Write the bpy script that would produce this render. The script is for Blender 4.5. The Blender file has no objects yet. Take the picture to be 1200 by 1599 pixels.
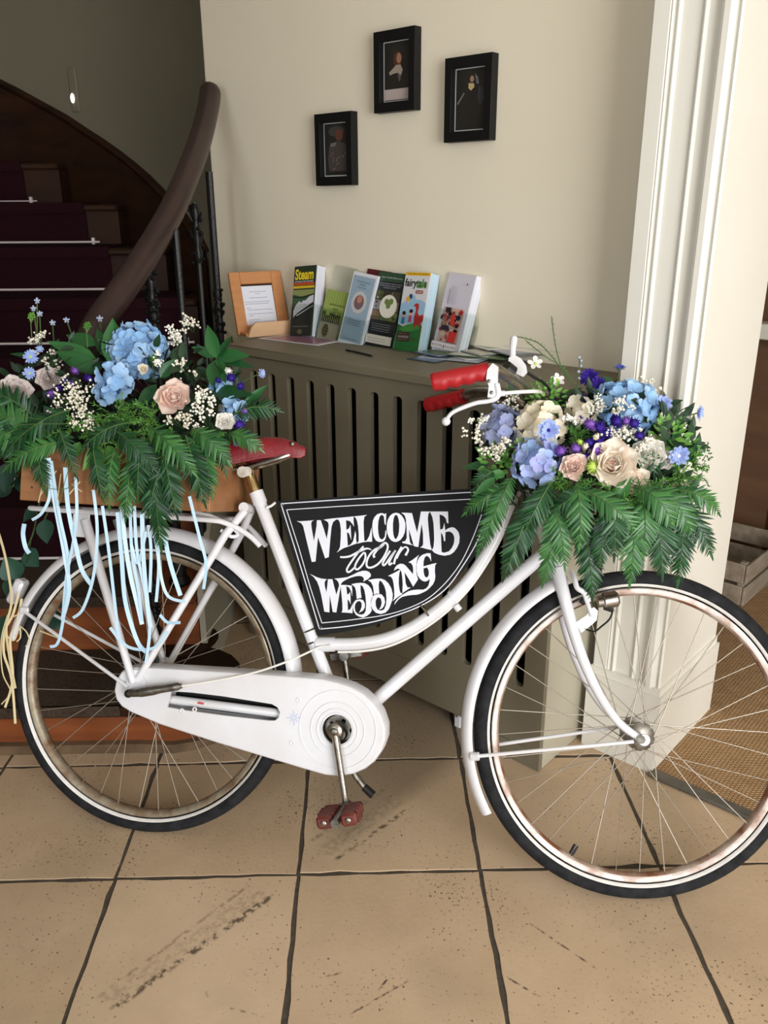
import bpy, math, random
from math import sin, cos, pi, radians as RAD, sqrt, atan2, hypot
from mathutils import Vector as V, Matrix as MX
from mathutils.geometry import tessellate_polygon
random.seed(7)
SC = bpy.context.scene
COL = SC.collection
# ------------------------------------------------------------------ camera
F_PX, PITCH, YAW, ROLL, CAM_H = 1305.44, .349132, .0251265, -.005164, 1.3915
U0, V0 = 600.0, 799.5
_cy, _sy, _cp, _sp = cos(YAW), sin(YAW), cos(PITCH), sin(PITCH)
FWD = V((_sy*_cp, _cy*_cp, -_sp)); _rt = V((_cy, -_sy, 0)); _up = _rt.cross(FWD)
CR = _rt*cos(ROLL)+_up*sin(ROLL); CU = _up*cos(ROLL)-_rt*sin(ROLL)
EYE = V((0, 0, CAM_H))
cam = bpy.data.cameras.new('camera'); co = bpy.data.objects.new('camera', cam); COL.objects.link(co)
co.matrix_world = MX(((CR.x, CU.x, -FWD.x, 0), (CR.y, CU.y, -FWD.y, 0), (CR.z, CU.z, -FWD.z, CAM_H), (0, 0, 0, 1)))
cam.sensor_fit = 'HORIZONTAL'; cam.sensor_width = 36; cam.lens = 36*F_PX/1200
cam.clip_start = .02
SC.camera = co
# ------------------------------------------------------------------ world, lights, exposure
w = bpy.data.worlds.new('daylight'); SC.world = w; w.use_nodes = True
w.node_tree.nodes['Background'].inputs[0].default_value = (.75, .87, 1, 1)
w.node_tree.nodes['Background'].inputs[1].default_value = 1.0
SC.view_settings.view_transform = 'Standard'; SC.view_settings.look = 'None'
SC.view_settings.gamma = 1; SC.view_settings.use_curve_mapping = False
SC.view_settings.exposure = 0.12
def area(name, loc, target, sx, sy, power, color):
    l = bpy.data.lights.new(name, 'AREA'); l.shape = 'RECTANGLE'; l.size = sx; l.size_y = sy
    l.energy = power; l.color = color
    o = bpy.data.objects.new(name, l); COL.objects.link(o); o.location = loc
    o.rotation_euler = (V(target)-V(loc)).to_track_quat('-Z', 'Y').to_euler()
    return o
area('entrance_daylight', (1.75, -1.62, 1.35), (.5, 2.0, .75), 1.9, 2.2, 128, (1, .995, .985))
area('added_fill', (-1.35, -1.62, 1.6), (.0, 1.8, .6), 1.1, 1.3, 32, (.88, .94, 1))  # added fill light, no window known on this side
# ------------------------------------------------------------------ helpers: pixel rays meeting real planes
def ray(u, v): return (FWD+CR*((u-U0)/F_PX)-CU*((v-V0)/F_PX))
def on_plane(u, v, p0, n):
    d = ray(u, v); t = (V(p0)-EYE).dot(n)/d.dot(n); return EYE+d*t
def at_z(u, v, z=0): return on_plane(u, v, (0, 0, z), V((0, 0, 1)))
TH = RAD(-43)
UW = V((cos(TH), sin(TH), 0)); NW = V((sin(TH), -cos(TH), 0)); C0 = V((.446, 1.813, 0)); ZV = V((0, 0, 1))
def WL(s, off, z): return C0+UW*s-NW*off+ZV*z          # along the picture wall, back from the cover front, height
def W_at(u, v, off):
    X = on_plane(u, v, C0-NW*off, NW); return ((X-C0).dot(UW), X.z)
def frame(o, x, y, z):
    return MX(((x.x, y.x, z.x, o.x), (x.y, y.y, z.y, o.y), (x.z, y.z, z.z, o.z), (0, 0, 0, 1)))
# bicycle frame: a along the ground line, b up the leaning frame, c towards the viewer
def bframe(x, y, yaw, lean):
    t = V((cos(yaw), sin(yaw), 0)); n = V((-sin(yaw), cos(yaw), 0))
    up = ZV*cos(lean)+n*sin(lean); m = ZV*sin(lean)-n*cos(lean)
    return frame(V((x, y, 0)), t, up, m)
MB = bframe(-.5406, 1.628, -.2151, .338); MBI = MB.inverted()
MF = bframe(.5719, 1.3852, -.0645, .371); MFI = MF.inverted()
def _lp(u, v, c, M):
    n = M.to_3x3() @ V((0, 0, 1)); return M.inverted() @ on_plane(u, v, M @ V((0, 0, c)), n)
def BP(u, v, c=0): return _lp(u, v, c, MB)
def FP(u, v, c=0): return _lp(u, v, c, MF)
def BW(u, v, c=0): return MB @ BP(u, v, c)
# ------------------------------------------------------------------ mesh building
class G:
    def __init__(s): s.v = []; s.f = []
    def add(s, vs, fs, M=None):
        b = len(s.v)
        s.v += [tuple(M @ V(p)) for p in vs] if M else [tuple(p) for p in vs]
        s.f += [tuple(b+i for i in f) for f in fs]; return s
    def box(s, x0, x1, y0, y1, z0, z1, M=None):
        vs = [(x, y, z) for z in (z0, z1) for y in (y0, y1) for x in (x0, x1)]
        return s.add(vs, [(0, 2, 3, 1), (4, 5, 7, 6), (0, 1, 5, 4), (2, 6, 7, 3), (0, 4, 6, 2), (1, 3, 7, 5)], M)
    def bbox(s, x0, x1, y0, y1, z0, z1, b=.003, M=None):   # box with chamfered edges
        vs = []; 
        for z, i in ((z0, b), (z0+b, 0), (z1-b, 0), (z1, b)):
            X0, X1, Y0, Y1 = x0+i, x1-i, y0+i, y1-i; k = b if i == 0 else b*.3
            vs += [(X0+k, Y0, z), (X1-k, Y0, z), (X1, Y0+k, z), (X1, Y1-k, z), (X1-k, Y1, z), (X0+k, Y1, z), (X0, Y1-k, z), (X0, Y0+k, z)]
        fs = [tuple(range(7, -1, -1)), tuple(range(24, 32))]
        for r in range(3):
            for i in range(8): j = (i+1) % 8; fs.append((r*8+i, r*8+j, r*8+8+j, r*8+8+i))
        return s.add(vs, fs, M)
    def tube(s, pts, r, n=10, caps=True, sx=1, M=None):
        pts = [V(p) for p in pts]; k = len(pts); rs = r if isinstance(r, (list, tuple)) else [r]*k
        vs = []; fs = []; T0 = (pts[1]-pts[0]).normalized()
        N = T0.orthogonal().normalized()
        if abs(T0.z) < .9: N = (ZV-T0*T0.z).normalized()
        for i in range(k):
            T = (pts[min(i+1, k-1)]-pts[max(i-1, 0)]).normalized()
            N = (N-T*N.dot(T)).normalized(); B = T.cross(N)
            for j in range(n):
                a = 2*pi*j/n; vs.append(pts[i]+N*cos(a)*rs[i]+B*sin(a)*rs[i]*sx)
        for i in range(k-1):
            for j in range(n): j2 = (j+1) % n; fs.append((i*n+j, i*n+j2, i*n+n+j2, i*n+n+j))
        if caps: fs += [tuple(range(n-1, -1, -1)), tuple((k-1)*n+j for j in range(n))]
        return s.add(vs, fs, M)
    def lathe(s, prof, n=48, a0=0, a1=2*pi, closed=False, M=None):   # profile of (r, z) about local z
        full = abs(a1-a0-2*pi) < 1e-6; m = n if full else n+1; k = len(prof); vs = []; fs = []
        for i in range(m):
            a = a0+(a1-a0)*i/n
            vs += [(r*cos(a), r*sin(a), z) for r, z in prof]
        for i in range(n):
            i2 = (i+1) % m
            for j in range(k if closed else k-1):
                j2 = (j+1) % k; fs.append((i*k+j, i2*k+j, i2*k+j2, i*k+j2))
        if closed and not full: fs += [tuple(range(k)), tuple(n*k+j for j in range(k-1, -1, -1))]
        return s.add(vs, fs, M)
    def ball(s, c, r, n=8, m=5, sc=(1, 1, 1), M=None):
        vs = [(0, 0, -1)]; fs = []
        for i in range(1, m):
            t = -pi/2+pi*i/m
            vs += [(cos(t)*cos(2*pi*j/n), cos(t)*sin(2*pi*j/n), sin(t)) for j in range(n)]
        vs.append((0, 0, 1)); e = len(vs)-1
        for j in range(n):
            fs.append((0, 1+(j+1) % n, 1+j)); fs.append((e, e-n+j, e-n+(j+1) % n))
            for i in range(m-2): q = 1+i*n; fs.append((q+j, q+(j+1) % n, q+n+(j+1) % n, q+n+j))
        return s.add([(c[0]+x*r*sc[0], c[1]+y*r*sc[1], c[2]+z*r*sc[2]) for x, y, z in vs], fs, M)
    def prism(s, poly, z0, z1, M=None, holes=()):           # polygon with holes, extruded z0..z1
        loops = [[V((x, y, 0)) for x, y in poly]]+[[V((x, y, 0)) for x, y in h] for h in holes]
        tri = tessellate_polygon(loops); flat = [p for l in loops for p in l]; n = len(flat)
        vs = [(p.x, p.y, z1) for p in flat]+[(p.x, p.y, z0) for p in flat]; fs = []
        for t in tri:
            a, b, c = (flat[i] for i in t)
            if (b-a).cross(c-a).z < 0: t = (t[0], t[2], t[1])
            fs.append(tuple(t)); fs.append((t[2]+n, t[1]+n, t[0]+n))
        o = 0
        for li, l in enumerate(loops):
            k = len(l); ar = sum(l[i].x*l[(i+1) % k].y-l[(i+1) % k].x*l[i].y for i in range(k))
            rev = (ar < 0) != (li > 0)
            for i in range(k):
                a, b = o+i, o+(i+1) % k
                if rev: a, b = b, a
                fs.append((a+n, b+n, b, a) if li == 0 else (b+n, a+n, a, b)) if False else fs.append((a+n, b+n, b, a))
            o += k
        return s.add(vs, fs, M)
    def sheet(s, pts, w, nrm, M=None):                      # flat ribbon along pts
        pts = [V(p) for p in pts]; vs = []; k = len(pts); nrm = V(nrm)
        for i in range(k):
            T = (pts[min(i+1, k-1)]-pts[max(i-1, 0)]).normalized(); S = T.cross(nrm).normalized()
            vs += [pts[i]-S*w/2, pts[i]+S*w/2]
        return s.add(vs, [(2*i, 2*i+1, 2*i+3, 2*i+2) for i in range(k-1)], M)
    def mesh(s, name, smooth=35):
        me = bpy.data.meshes.new(name); me.from_pydata(s.v, [], s.f); me.validate()
        if smooth:
            me.polygons.foreach_set('use_smooth', [True]*len(me.polygons))
            if smooth < 170: me.set_sharp_from_angle(angle=RAD(smooth))
        me.update(); return me
def spline(pts, n=6):
    P = [V(p) if len(p) > 2 else V((p[0], p[1], 0)) for p in pts]; out = []
    for i in range(len(P)-1):
        a, b, c, d = P[max(i-1, 0)], P[i], P[i+1], P[min(i+2, len(P)-1)]
        for k in range(n):
            t = k/n; out.append(.5*((2*b)+(c-a)*t+(2*a-5*b+4*c-d)*t*t+(3*b-a-3*c+d)*t**3))
    return out+[P[-1]]
def new(name, data, M=None, parent=None, mat=None):
    o = bpy.data.objects.new(name, data); COL.objects.link(o)
    if parent: o.parent = parent
    if M is not None: o.matrix_basis = M
    if mat is not None and data is not None and not data.materials: data.materials.append(mat)
    return o
def thing(name, label, cat, M=None, group=None):
    o = new(name, None, M); o.empty_display_size = .05
    o['label'] = label; o['category'] = cat
    if group: o['group'] = group
    return o
def part(name, g, mat, parent=None, M=None, smooth=35, label=None, kind=None):
    me = g.mesh(name, smooth) if isinstance(g, G) else g
    o = new(name, me, M, parent, mat)
    if label: o['label'] = label
    if kind: o['kind'] = kind
    return o
def solo(name, g, mat, label, cat, M=None, group=None, smooth=35, kind=None):
    o = part(name, g, mat, None, M, smooth)
    o['label'] = label; o['category'] = cat
    if group: o['group'] = group
    if kind: o['kind'] = kind
    return o
def struct(name, g, mat, M=None, smooth=0, parent=None):
    o = part(name, g, mat, parent, M, smooth); o['kind'] = 'structure'; return o
# ------------------------------------------------------------------ materials
def srgb(c):
    return tuple(((x/255)/12.92 if x/255 <= .04045 else ((x/255+.055)/1.055)**2.4) for x in c)+(1,)
MATS = {}
def mat(name, c1, c2=None, rough=.5, metal=0, noise=0, nscale=20, bump=0, bscale=200, spec=.5, rnd=0, sheen=0, coat=0, stretch=None, bias=0):
    """principled; c1/c2 mixed by object random (rnd) and noise"""
    m = bpy.data.materials.new(name); m.use_nodes = True; nt = m.node_tree; N = nt.nodes; L = nt.links
    b = N['Principled BSDF']; b.inputs['Roughness'].default_value = rough; b.inputs['Metallic'].default_value = metal
    b.inputs['Specular IOR Level'].default_value = spec
    if coat: b.inputs['Coat Weight'].default_value = coat
    b.inputs['Base Color'].default_value = srgb(c1)
    tc = N.new('ShaderNodeTexCoord'); src = tc.outputs['Object']
    if stretch:
        mp = N.new('ShaderNodeMapping'); mp.inputs['Scale'].default_value = stretch; L.new(src, mp.inputs[0]); src = mp.outputs[0]
    if c2 is not None:
        mix = N.new('ShaderNodeMix'); mix.data_type = 'RGBA'
        mix.inputs[6].default_value = srgb(c1); mix.inputs[7].default_value = srgb(c2)
        fac = None
        if noise:
            nz = N.new('ShaderNodeTexNoise'); nz.inputs['Scale'].default_value = nscale; nz.inputs['Detail'].default_value = 6
            L.new(src, nz.inputs[0])
            mr = N.new('ShaderNodeMapRange'); mr.inputs[1].default_value = .5-.25/noise+bias; mr.inputs[2].default_value = .5+.25/noise+bias
            L.new(nz.outputs[0], mr.inputs[0]); fac = mr.outputs[0]
        if rnd:
            oi = N.new('ShaderNodeObjectInfo')
            if fac is None: fac = oi.outputs['Random']
            else:
                ad = N.new('ShaderNodeMath'); ad.operation = 'MULTIPLY_ADD'; ad.inputs[1].default_value = rnd
                L.new(oi.outputs['Random'], ad.inputs[0]); L.new(fac, ad.inputs[2])
                sb = N.new('ShaderNodeMath'); sb.operation = 'SUBTRACT'; sb.use_clamp = True; sb.inputs[1].default_value = rnd/2
                L.new(ad.outputs[0], sb.inputs[0]); fac = sb.outputs[0]
        L.new(fac, mix.inputs[0]); L.new(mix.outputs[2], b.inputs['Base Color'])
    if bump:
        nb = N.new('ShaderNodeTexNoise'); nb.inputs['Scale'].default_value = bscale; nb.inputs['Detail'].default_value = 4
        L.new(src, nb.inputs[0]); bp = N.new('ShaderNodeBump'); bp.inputs['Strength'].default_value = bump; bp.inputs['Distance'].default_value = .004
        L.new(nb.outputs[0], bp.inputs['Height']); L.new(bp.outputs[0], b.inputs['Normal'])
    MATS[name] = m; return m
def petalmat(name, c1, c2, c3=None):
    """soft petals: colour varies by object and along the petal (local y), some light passes through"""
    m = mat(name, c1, c2, rough=.6, rnd=1, noise=.6, nscale=60, spec=.25)
    nt = m.node_tree; N = nt.nodes; L = nt.links; b = N['Principled BSDF']
    tr = N.new('ShaderNodeBsdfTranslucent'); ms = N.new('ShaderNodeMixShader'); ms.inputs[0].default_value = .22
    src = b.inputs['Base Color'].links[0].from_socket
    if c3:
        tc = N.new('ShaderNodeTexCoord'); sx = N.new('ShaderNodeSeparateXYZ'); L.new(tc.outputs['Generated'], sx.inputs[0])
        mr = N.new('ShaderNodeMapRange'); mr.inputs[1].default_value = .0; mr.inputs[2].default_value = .32; mr.inputs[3].default_value = .85; mr.inputs[4].default_value = 0
        L.new(sx.outputs[1], mr.inputs[0])
        mx = N.new('ShaderNodeMix'); mx.data_type = 'RGBA'; mx.inputs[7].default_value = srgb(c3)
        L.new(mr.outputs[0], mx.inputs[0]); L.new(src, mx.inputs[6]); L.new(mx.outputs[2], b.inputs['Base Color']); src = mx.outputs[2]
    L.new(src, tr.inputs[0]); L.new(b.outputs[0], ms.inputs[1]); L.new(tr.outputs[0], ms.inputs[2])
    L.new(ms.outputs[0], N['Material Output'].inputs[0]); return m
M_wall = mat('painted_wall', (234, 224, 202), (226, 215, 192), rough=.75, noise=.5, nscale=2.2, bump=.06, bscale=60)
M_stairwall = mat('shade_darkened_wall', (128, 121, 102), (116, 110, 92), rough=.8, noise=.5, nscale=2, bump=.05, bscale=60)  # wall colour darkened to carry the shadow of the stairwell
M_trim = mat('cream_gloss_paint', (232, 229, 219), (225, 221, 209), rough=.42, noise=.5, nscale=4, bump=.04, bscale=90)
M_cover = mat('olive_grey_paint', (122, 114, 95), (112, 105, 87), rough=.5, noise=.5, nscale=6, bump=.05, bscale=120)
M_coverend = mat('pale_grey_paint_and_lit_end', (184, 178, 160), (176, 170, 150), rough=.5, noise=.5, nscale=6, bump=.05, bscale=120)
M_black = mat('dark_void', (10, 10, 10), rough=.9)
M_ceil = mat('ceiling_paint', (215, 210, 198), rough=.9)
M_grout = mat('dark_grout', (58, 50, 42), (84, 74, 62), rough=.95, noise=1, nscale=60)
M_white = mat('white_bicycle_enamel', (222, 222, 227), (202, 198, 195), rough=.32, noise=.8, nscale=7, bias=.12, bump=.03, bscale=40, coat=.3)
M_chrome = mat('tarnished_chrome', (190, 188, 182), (120, 105, 88), rough=.28, metal=1, noise=.6, nscale=60)
M_steel = mat('grey_steel', (150, 148, 142), (88, 78, 66), rough=.4, metal=1, noise=.8, nscale=90)
M_spoke = mat('spoke_wire', (205, 198, 186), (120, 104, 86), rough=.4, metal=.7, noise=.9, nscale=30, rnd=.5)
M_rubber = mat('tyre_rubber', (20, 21, 24), (48, 48, 50), rough=.8, spec=.2, bias=.1, noise=.8, nscale=40, bump=.4, bscale=160)
M_stripe = mat('white_tyre_stripe', (240, 238, 235), (196, 190, 182), rough=.6, noise=.5, nscale=40)
M_rimrear = mat('rusted_brass_rim', (150, 140, 120), (110, 76, 50), rough=.45, metal=.4, noise=1.4, bias=.06, nscale=35, bump=.2)
M_rimfront = mat('white_rim_with_rust', (222, 214, 208), (150, 98, 68), rough=.45, metal=.1, noise=1.6, nscale=22, bias=.13, bump=.2)
M_rimin = mat('rusty_inner_rim', (196, 184, 170), (120, 72, 44), rough=.6, metal=.15, noise=1.6, nscale=14, bias=-.06, bump=.2)
M_red = mat('red_grip_rubber', (176, 24, 30), (146, 16, 24), rough=.4, noise=.5, nscale=30, bump=.1)
M_saddle = mat('worn_red_leather', (142, 28, 38), (96, 22, 30), rough=.38, noise=.9, nscale=25, bump=.25, bscale=90)
M_pedal = mat('brown_red_pedal_rubber', (112, 44, 32), (72, 30, 24), rough=.5, noise=.7, nscale=50, bump=.2)
M_board = mat('black_signboard_paint', (22, 22, 24), (30, 30, 32), rough=.62, noise=.5, nscale=14, spec=.15)
M_letter = mat('white_sign_paint', (222, 226, 240), (212, 210, 212), rough=.45, noise=.4, nscale=10)
M_cablewhite = mat('white_cable_sleeve', (225, 222, 216), rough=.4)
M_blackpl = mat('black_plastic', (18, 18, 19), rough=.4)
M_iron = mat('black_cast_iron', (14, 14, 15), rough=.4, bump=.3, bscale=150, spec=.3)
M_rail = mat('dark_mahogany_rail', (56, 36, 33), (34, 21, 20), rough=.34, noise=.7, nscale=8, stretch=(1, 1, .2))
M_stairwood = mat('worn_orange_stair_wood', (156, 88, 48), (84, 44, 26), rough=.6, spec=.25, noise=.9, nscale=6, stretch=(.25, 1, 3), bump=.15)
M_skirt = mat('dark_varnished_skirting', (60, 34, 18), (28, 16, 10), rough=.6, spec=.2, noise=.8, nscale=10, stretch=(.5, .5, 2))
M_carpet = mat('burgundy_stair_carpet', (46, 18, 26), (34, 14, 20), rough=.95, noise=.8, nscale=120, bump=.6, bscale=500, spec=.1)
M_mat = mat('brown_step_mat', (84, 72, 60), (58, 46, 40), rough=.95, noise=.9, nscale=120, bump=.6, bscale=500, spec=.1)
M_rod = mat('stair_rod_painted_shine', (240, 226, 228), rough=.3, metal=.2)  # near-white colour stands in for light reflecting off the rods
M_frame = mat('black_picture_frame', (12, 12, 13), rough=.5, spec=.3)
M_mount = mat('white_mount_edge', (206, 204, 198), rough=.7)
M_print = mat('dark_portrait_print', (30, 29, 28), (44, 41, 38), rough=.35, noise=.8, nscale=20)
M_beech = mat('orange_beech_wood', (204, 142, 88), (180, 118, 68), rough=.45, noise=.7, nscale=14, stretch=(1, 4, 1))
M_beechlit = mat('lit_beech_wood', (226, 184, 144), (212, 168, 126), rough=.5, noise=.6, nscale=14, stretch=(1, 4, 1))  # beech lightened in colour for the bright light on the stand's ledge
M_paper = mat('white_paper', (226, 228, 238), rough=.8)
M_crate = mat('honey_pine_wood', (168, 118, 76), (128, 84, 50), rough=.6, noise=.8, nscale=12, stretch=(.3, 3, 1), bump=.15)
M_whitecrate = mat('whitewashed_crate_wood', (172, 160, 142), (124, 106, 86), rough=.75, noise=.9, nscale=14, stretch=(.4, 2, 2), bump=.2)
M_wicker = mat('grey_white_wicker', (214, 204, 190), (160, 142, 122), rough=.7, noise=.9, nscale=60, bump=.2)
M_panel = mat('brown_plywood', (126, 92, 66), (96, 68, 48), rough=.55, noise=1, nscale=4, stretch=(.6, .6, 3), bump=.1)
M_fern = mat('fern_green', (38, 84, 44), (18, 48, 28), rough=.32, rnd=1, noise=.5, nscale=40, spec=.4)
M_fern2 = mat('fern_mid_green', (66, 118, 56), (34, 80, 42), rough=.34, rnd=1, noise=.5, nscale=40, spec=.4)
M_leaf = mat('glossy_leaf_green', (30, 78, 42), (44, 100, 48), rough=.3, rnd=1, noise=.5, nscale=30, spec=.5)
M_leafpale = mat('pale_leaf_green', (92, 142, 54), (64, 112, 48), rough=.4, rnd=1, noise=.5, nscale=30)
M_bright = mat('bright_green_sprig', (104, 156, 58), (66, 122, 44), rough=.5, rnd=1)
M_fluff = mat('feathery_green', (70, 124, 44), (96, 148, 56), rough=.55, rnd=1, noise=1, nscale=40)
M_ivy = mat('blue_green_ivy', (38, 78, 60), (26, 54, 44), rough=.45, rnd=1, noise=.6, nscale=40)
M_stem = mat('green_stem', (84, 112, 54), (60, 84, 44), rough=.6, rnd=1)
M_lime = mat('lime_bud', (168, 200, 60), (190, 212, 110), rough=.5, rnd=1)
M_gyp = mat('tiny_cream_blossom', (250, 247, 236), (232, 224, 204), rough=.7, rnd=1)
M_sky = petalmat('sky_blue_petal', (178, 212, 244), (150, 194, 236), (196, 220, 244))
M_peri = petalmat('periwinkle_petal', (170, 200, 240), (176, 178, 228), (204, 222, 244))
M_lav = petalmat('pale_lavender_petal', (184, 194, 226), (164, 172, 212), (200, 200, 222))
M_cream = petalmat('cream_petal', (252, 247, 234), (248, 238, 214), (240, 228, 190))
M_blush = petalmat('blush_petal', (252, 234, 224), (250, 222, 208), (246, 202, 184))
M_peach = petalmat('peach_petal', (255, 248, 236), (255, 240, 224), (252, 188, 160))
M_ivory = petalmat('ivory_petal', (254, 252, 246), (248, 244, 236), (240, 236, 216))
M_paleflower = petalmat('pale_pink_grey_petal', (240, 230, 226), (230, 218, 214), (222, 206, 200))
M_daisy = petalmat('cornflower_blue_petal', (158, 178, 236), (182, 198, 244), (110, 118, 196))
M_deepblue = petalmat('deep_blue_petal', (70, 84, 178), (88, 104, 196), (60, 62, 150))
M_violet = petalmat('deep_violet_petal', (52, 34, 138), (72, 44, 160), (44, 28, 110))
M_lilac = petalmat('lilac_petal', (150, 104, 196), (128, 84, 184), (110, 60, 160))
M_ribbon = mat('pale_blue_satin', (186, 212, 228), (168, 200, 220), rough=.35, rnd=1)
M_raffia = mat('pale_raffia', (214, 198, 158), (190, 172, 128), rough=.7, rnd=1)
M_glass = bpy.data.materials.new('clear_acrylic'); M_glass.use_nodes = True
_b = M_glass.node_tree.nodes['Principled BSDF']; _b.inputs['Transmission Weight'].default_value = 1; _b.inputs['Roughness'].default_value = .04; _b.inputs['IOR'].default_value = 1.15
_b.inputs['Base Color'].default_value = (.93, .97, .95, 1)
_fl = {}
def flat(c, rough=.45):
    if c not in _fl: _fl[c] = mat('print_%02x%02x%02x' % c, c, rough=rough)
    return _fl[c]
# ------------------------------------------------------------------ floor
def tile_material():
    m = mat('buff_clay_tile', (204, 178, 148), (180, 154, 124), rough=.42, noise=.7, nscale=5, rnd=.55, bump=.12, bscale=90, spec=.45)
    nt = m.node_tree; N = nt.nodes; L = nt.links; b = N['Principled BSDF']
    geo = N.new('ShaderNodeNewGeometry')
    def math_(op, a, bb=None, cl=False):
        n = N.new('ShaderNodeMath'); n.operation = op; n.use_clamp = cl
        for i, x in enumerate((a, bb)):
            if x is None: continue
            if isinstance(x, (int, float)): n.inputs[i].default_value = x
            else: L.new(x, n.inputs[i])
        return n.outputs[0]
    src = b.inputs['Base Color'].links[0].from_socket
    # pits and specks
    nz = N.new('ShaderNodeTexNoise'); nz.inputs['Scale'].default_value = 150; nz.inputs['Detail'].default_value = 3; L.new(geo.outputs['Position'], nz.inputs[0])
    n2 = N.new('ShaderNodeTexNoise'); n2.inputs['Scale'].default_value = 4; L.new(geo.outputs['Position'], n2.inputs[0])
    thr = math_('ADD', math_('MULTIPLY', n2.outputs[0], -.30), .80)
    speck = math_('MULTIPLY', math_('SUBTRACT', nz.outputs[0], thr), 14, True)
    # old scuff marks: bands along segments on the floor
    sep = N.new('ShaderNodeSeparateXYZ'); L.new(geo.outputs['Position'], sep.inputs[0])
    fine = N.new('ShaderNodeTexNoise'); fine.inputs['Scale'].default_value = 70; fine.inputs['Detail'].default_value = 5; L.new(geo.outputs['Position'], fine.inputs[0])
    tot = None
    for (u0, v0, u1, v1, wd, st) in ((158, 1572, 415, 1388, .028, .22), (500, 1335, 625, 1245, .03, .25), (170, 1580, 430, 1395, .011, .9), (150, 1560, 400, 1375, .006, .45), (520, 1345, 640, 1262, .008, .8), (480, 1318, 610, 1225, .007, .5),
                                     (825, 1440, 935, 1515, .003, .9), (545, 1585, 640, 1530, .003, .9), (590, 1548, 612, 1520, .003, 1), (785, 1522, 845, 1558, .003, .9), (495, 1528, 538, 1518, .003, .8), (350, 1572, 420, 1590, .003, .6), (970, 1599, 1000, 1570, .004, .9), (320, 1545, 327, 1560, .004, .9)):
        a = at_z(u0, v0); c = at_z(u1, v1); d = (c-a); ln = d.length; d.normalize()
        px = math_('SUBTRACT', sep.outputs[0], a.x); py = math_('SUBTRACT', sep.outputs[1], a.y)
        al = math_('ADD', math_('MULTIPLY', px, d.x), math_('MULTIPLY', py, d.y))
        ac = math_('ABSOLUTE', math_('ADD', math_('MULTIPLY', px, -d.y), math_('MULTIPLY', py, d.x)))
        inl = math_('MULTIPLY', math_('MULTIPLY', al, 60, True), math_('MULTIPLY', math_('SUBTRACT', ln, al), 60, True))
        band = math_('MULTIPLY', math_('SUBTRACT', 1.0, math_('DIVIDE', ac, wd)), 1.6, True)
        gr = math_('MULTIPLY', math_('SUBTRACT', fine.outputs[0], .44), 7, True)
        k = math_('MULTIPLY', math_('MULTIPLY', math_('MULTIPLY', inl, band), gr), st)
        tot = k if tot is None else math_('MAXIMUM', tot, k)
    allm = math_('MAXIMUM', tot, speck)
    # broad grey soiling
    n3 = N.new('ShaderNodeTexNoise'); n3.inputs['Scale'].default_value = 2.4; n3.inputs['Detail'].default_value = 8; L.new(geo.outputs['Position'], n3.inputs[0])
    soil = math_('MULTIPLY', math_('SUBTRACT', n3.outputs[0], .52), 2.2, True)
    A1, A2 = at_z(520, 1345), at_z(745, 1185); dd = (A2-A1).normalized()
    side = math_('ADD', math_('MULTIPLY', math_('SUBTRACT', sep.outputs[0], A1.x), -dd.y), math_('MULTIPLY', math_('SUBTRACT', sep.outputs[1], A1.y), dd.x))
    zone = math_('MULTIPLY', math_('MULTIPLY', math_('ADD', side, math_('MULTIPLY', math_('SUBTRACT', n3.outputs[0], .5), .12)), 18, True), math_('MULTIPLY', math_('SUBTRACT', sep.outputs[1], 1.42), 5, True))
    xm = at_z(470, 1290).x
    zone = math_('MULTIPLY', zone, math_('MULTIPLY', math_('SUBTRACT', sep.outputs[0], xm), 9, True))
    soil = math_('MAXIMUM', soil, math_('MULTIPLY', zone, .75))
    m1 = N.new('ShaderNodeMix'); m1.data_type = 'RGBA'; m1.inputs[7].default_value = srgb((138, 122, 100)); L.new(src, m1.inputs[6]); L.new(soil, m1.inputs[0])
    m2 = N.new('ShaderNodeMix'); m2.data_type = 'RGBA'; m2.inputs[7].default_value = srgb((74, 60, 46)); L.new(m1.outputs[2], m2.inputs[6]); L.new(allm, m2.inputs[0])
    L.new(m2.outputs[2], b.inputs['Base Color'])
    L.new(math_('ADD', math_('MULTIPLY', fine.outputs[0], .3), .27), b.inputs['Roughness'])
    return m
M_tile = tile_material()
def sisal_material():
    m = mat('sisal_weave', (198, 164, 124), (172, 136, 98), rough=.95, noise=.8, nscale=30, spec=.1)
    nt = m.node_tree; N = nt.nodes; L = nt.links; b = N['Principled BSDF']
    tc = N.new('ShaderNodeTexCoord'); mp = N.new('ShaderNodeMapping'); mp.inputs['Scale'].default_value = (70, 70, 70); L.new(tc.outputs['Object'], mp.inputs[0])
    br = N.new('ShaderNodeTexBrick'); br.inputs['Scale'].default_value = 1; br.inputs['Mortar Size'].default_value = .09; br.inputs['Mortar Smooth'].default_value = .8
    br.inputs['Brick Width'].default_value = .9; br.inputs['Row Height'].default_value = .5; br.offset = .5
    L.new(mp.outputs[0], br.inputs['Vector'])
    src = b.inputs['Base Color'].links[0].from_socket
    mx = N.new('ShaderNodeMix'); mx.data_type = 'RGBA'; mx.inputs[7].default_value = srgb((106, 78, 54)); L.new(src, mx.inputs[6]); L.new(br.outputs['Fac'], mx.inputs[0]); L.new(mx.outputs[2], b.inputs['Base Color'])
    inv = N.new('ShaderNodeMath'); inv.operation = 'SUBTRACT'; inv.inputs[0].default_value = 1; L.new(br.outputs['Fac'], inv.inputs[1])
    bp = N.new('ShaderNodeBump'); bp.inputs['Strength'].default_value = .9; bp.inputs['Distance'].default_value = .004; L.new(inv.outputs[0], bp.inputs['Height']); L.new(bp.outputs[0], b.inputs['Normal'])
    return m
M_sisal = sisal_material()
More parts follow.
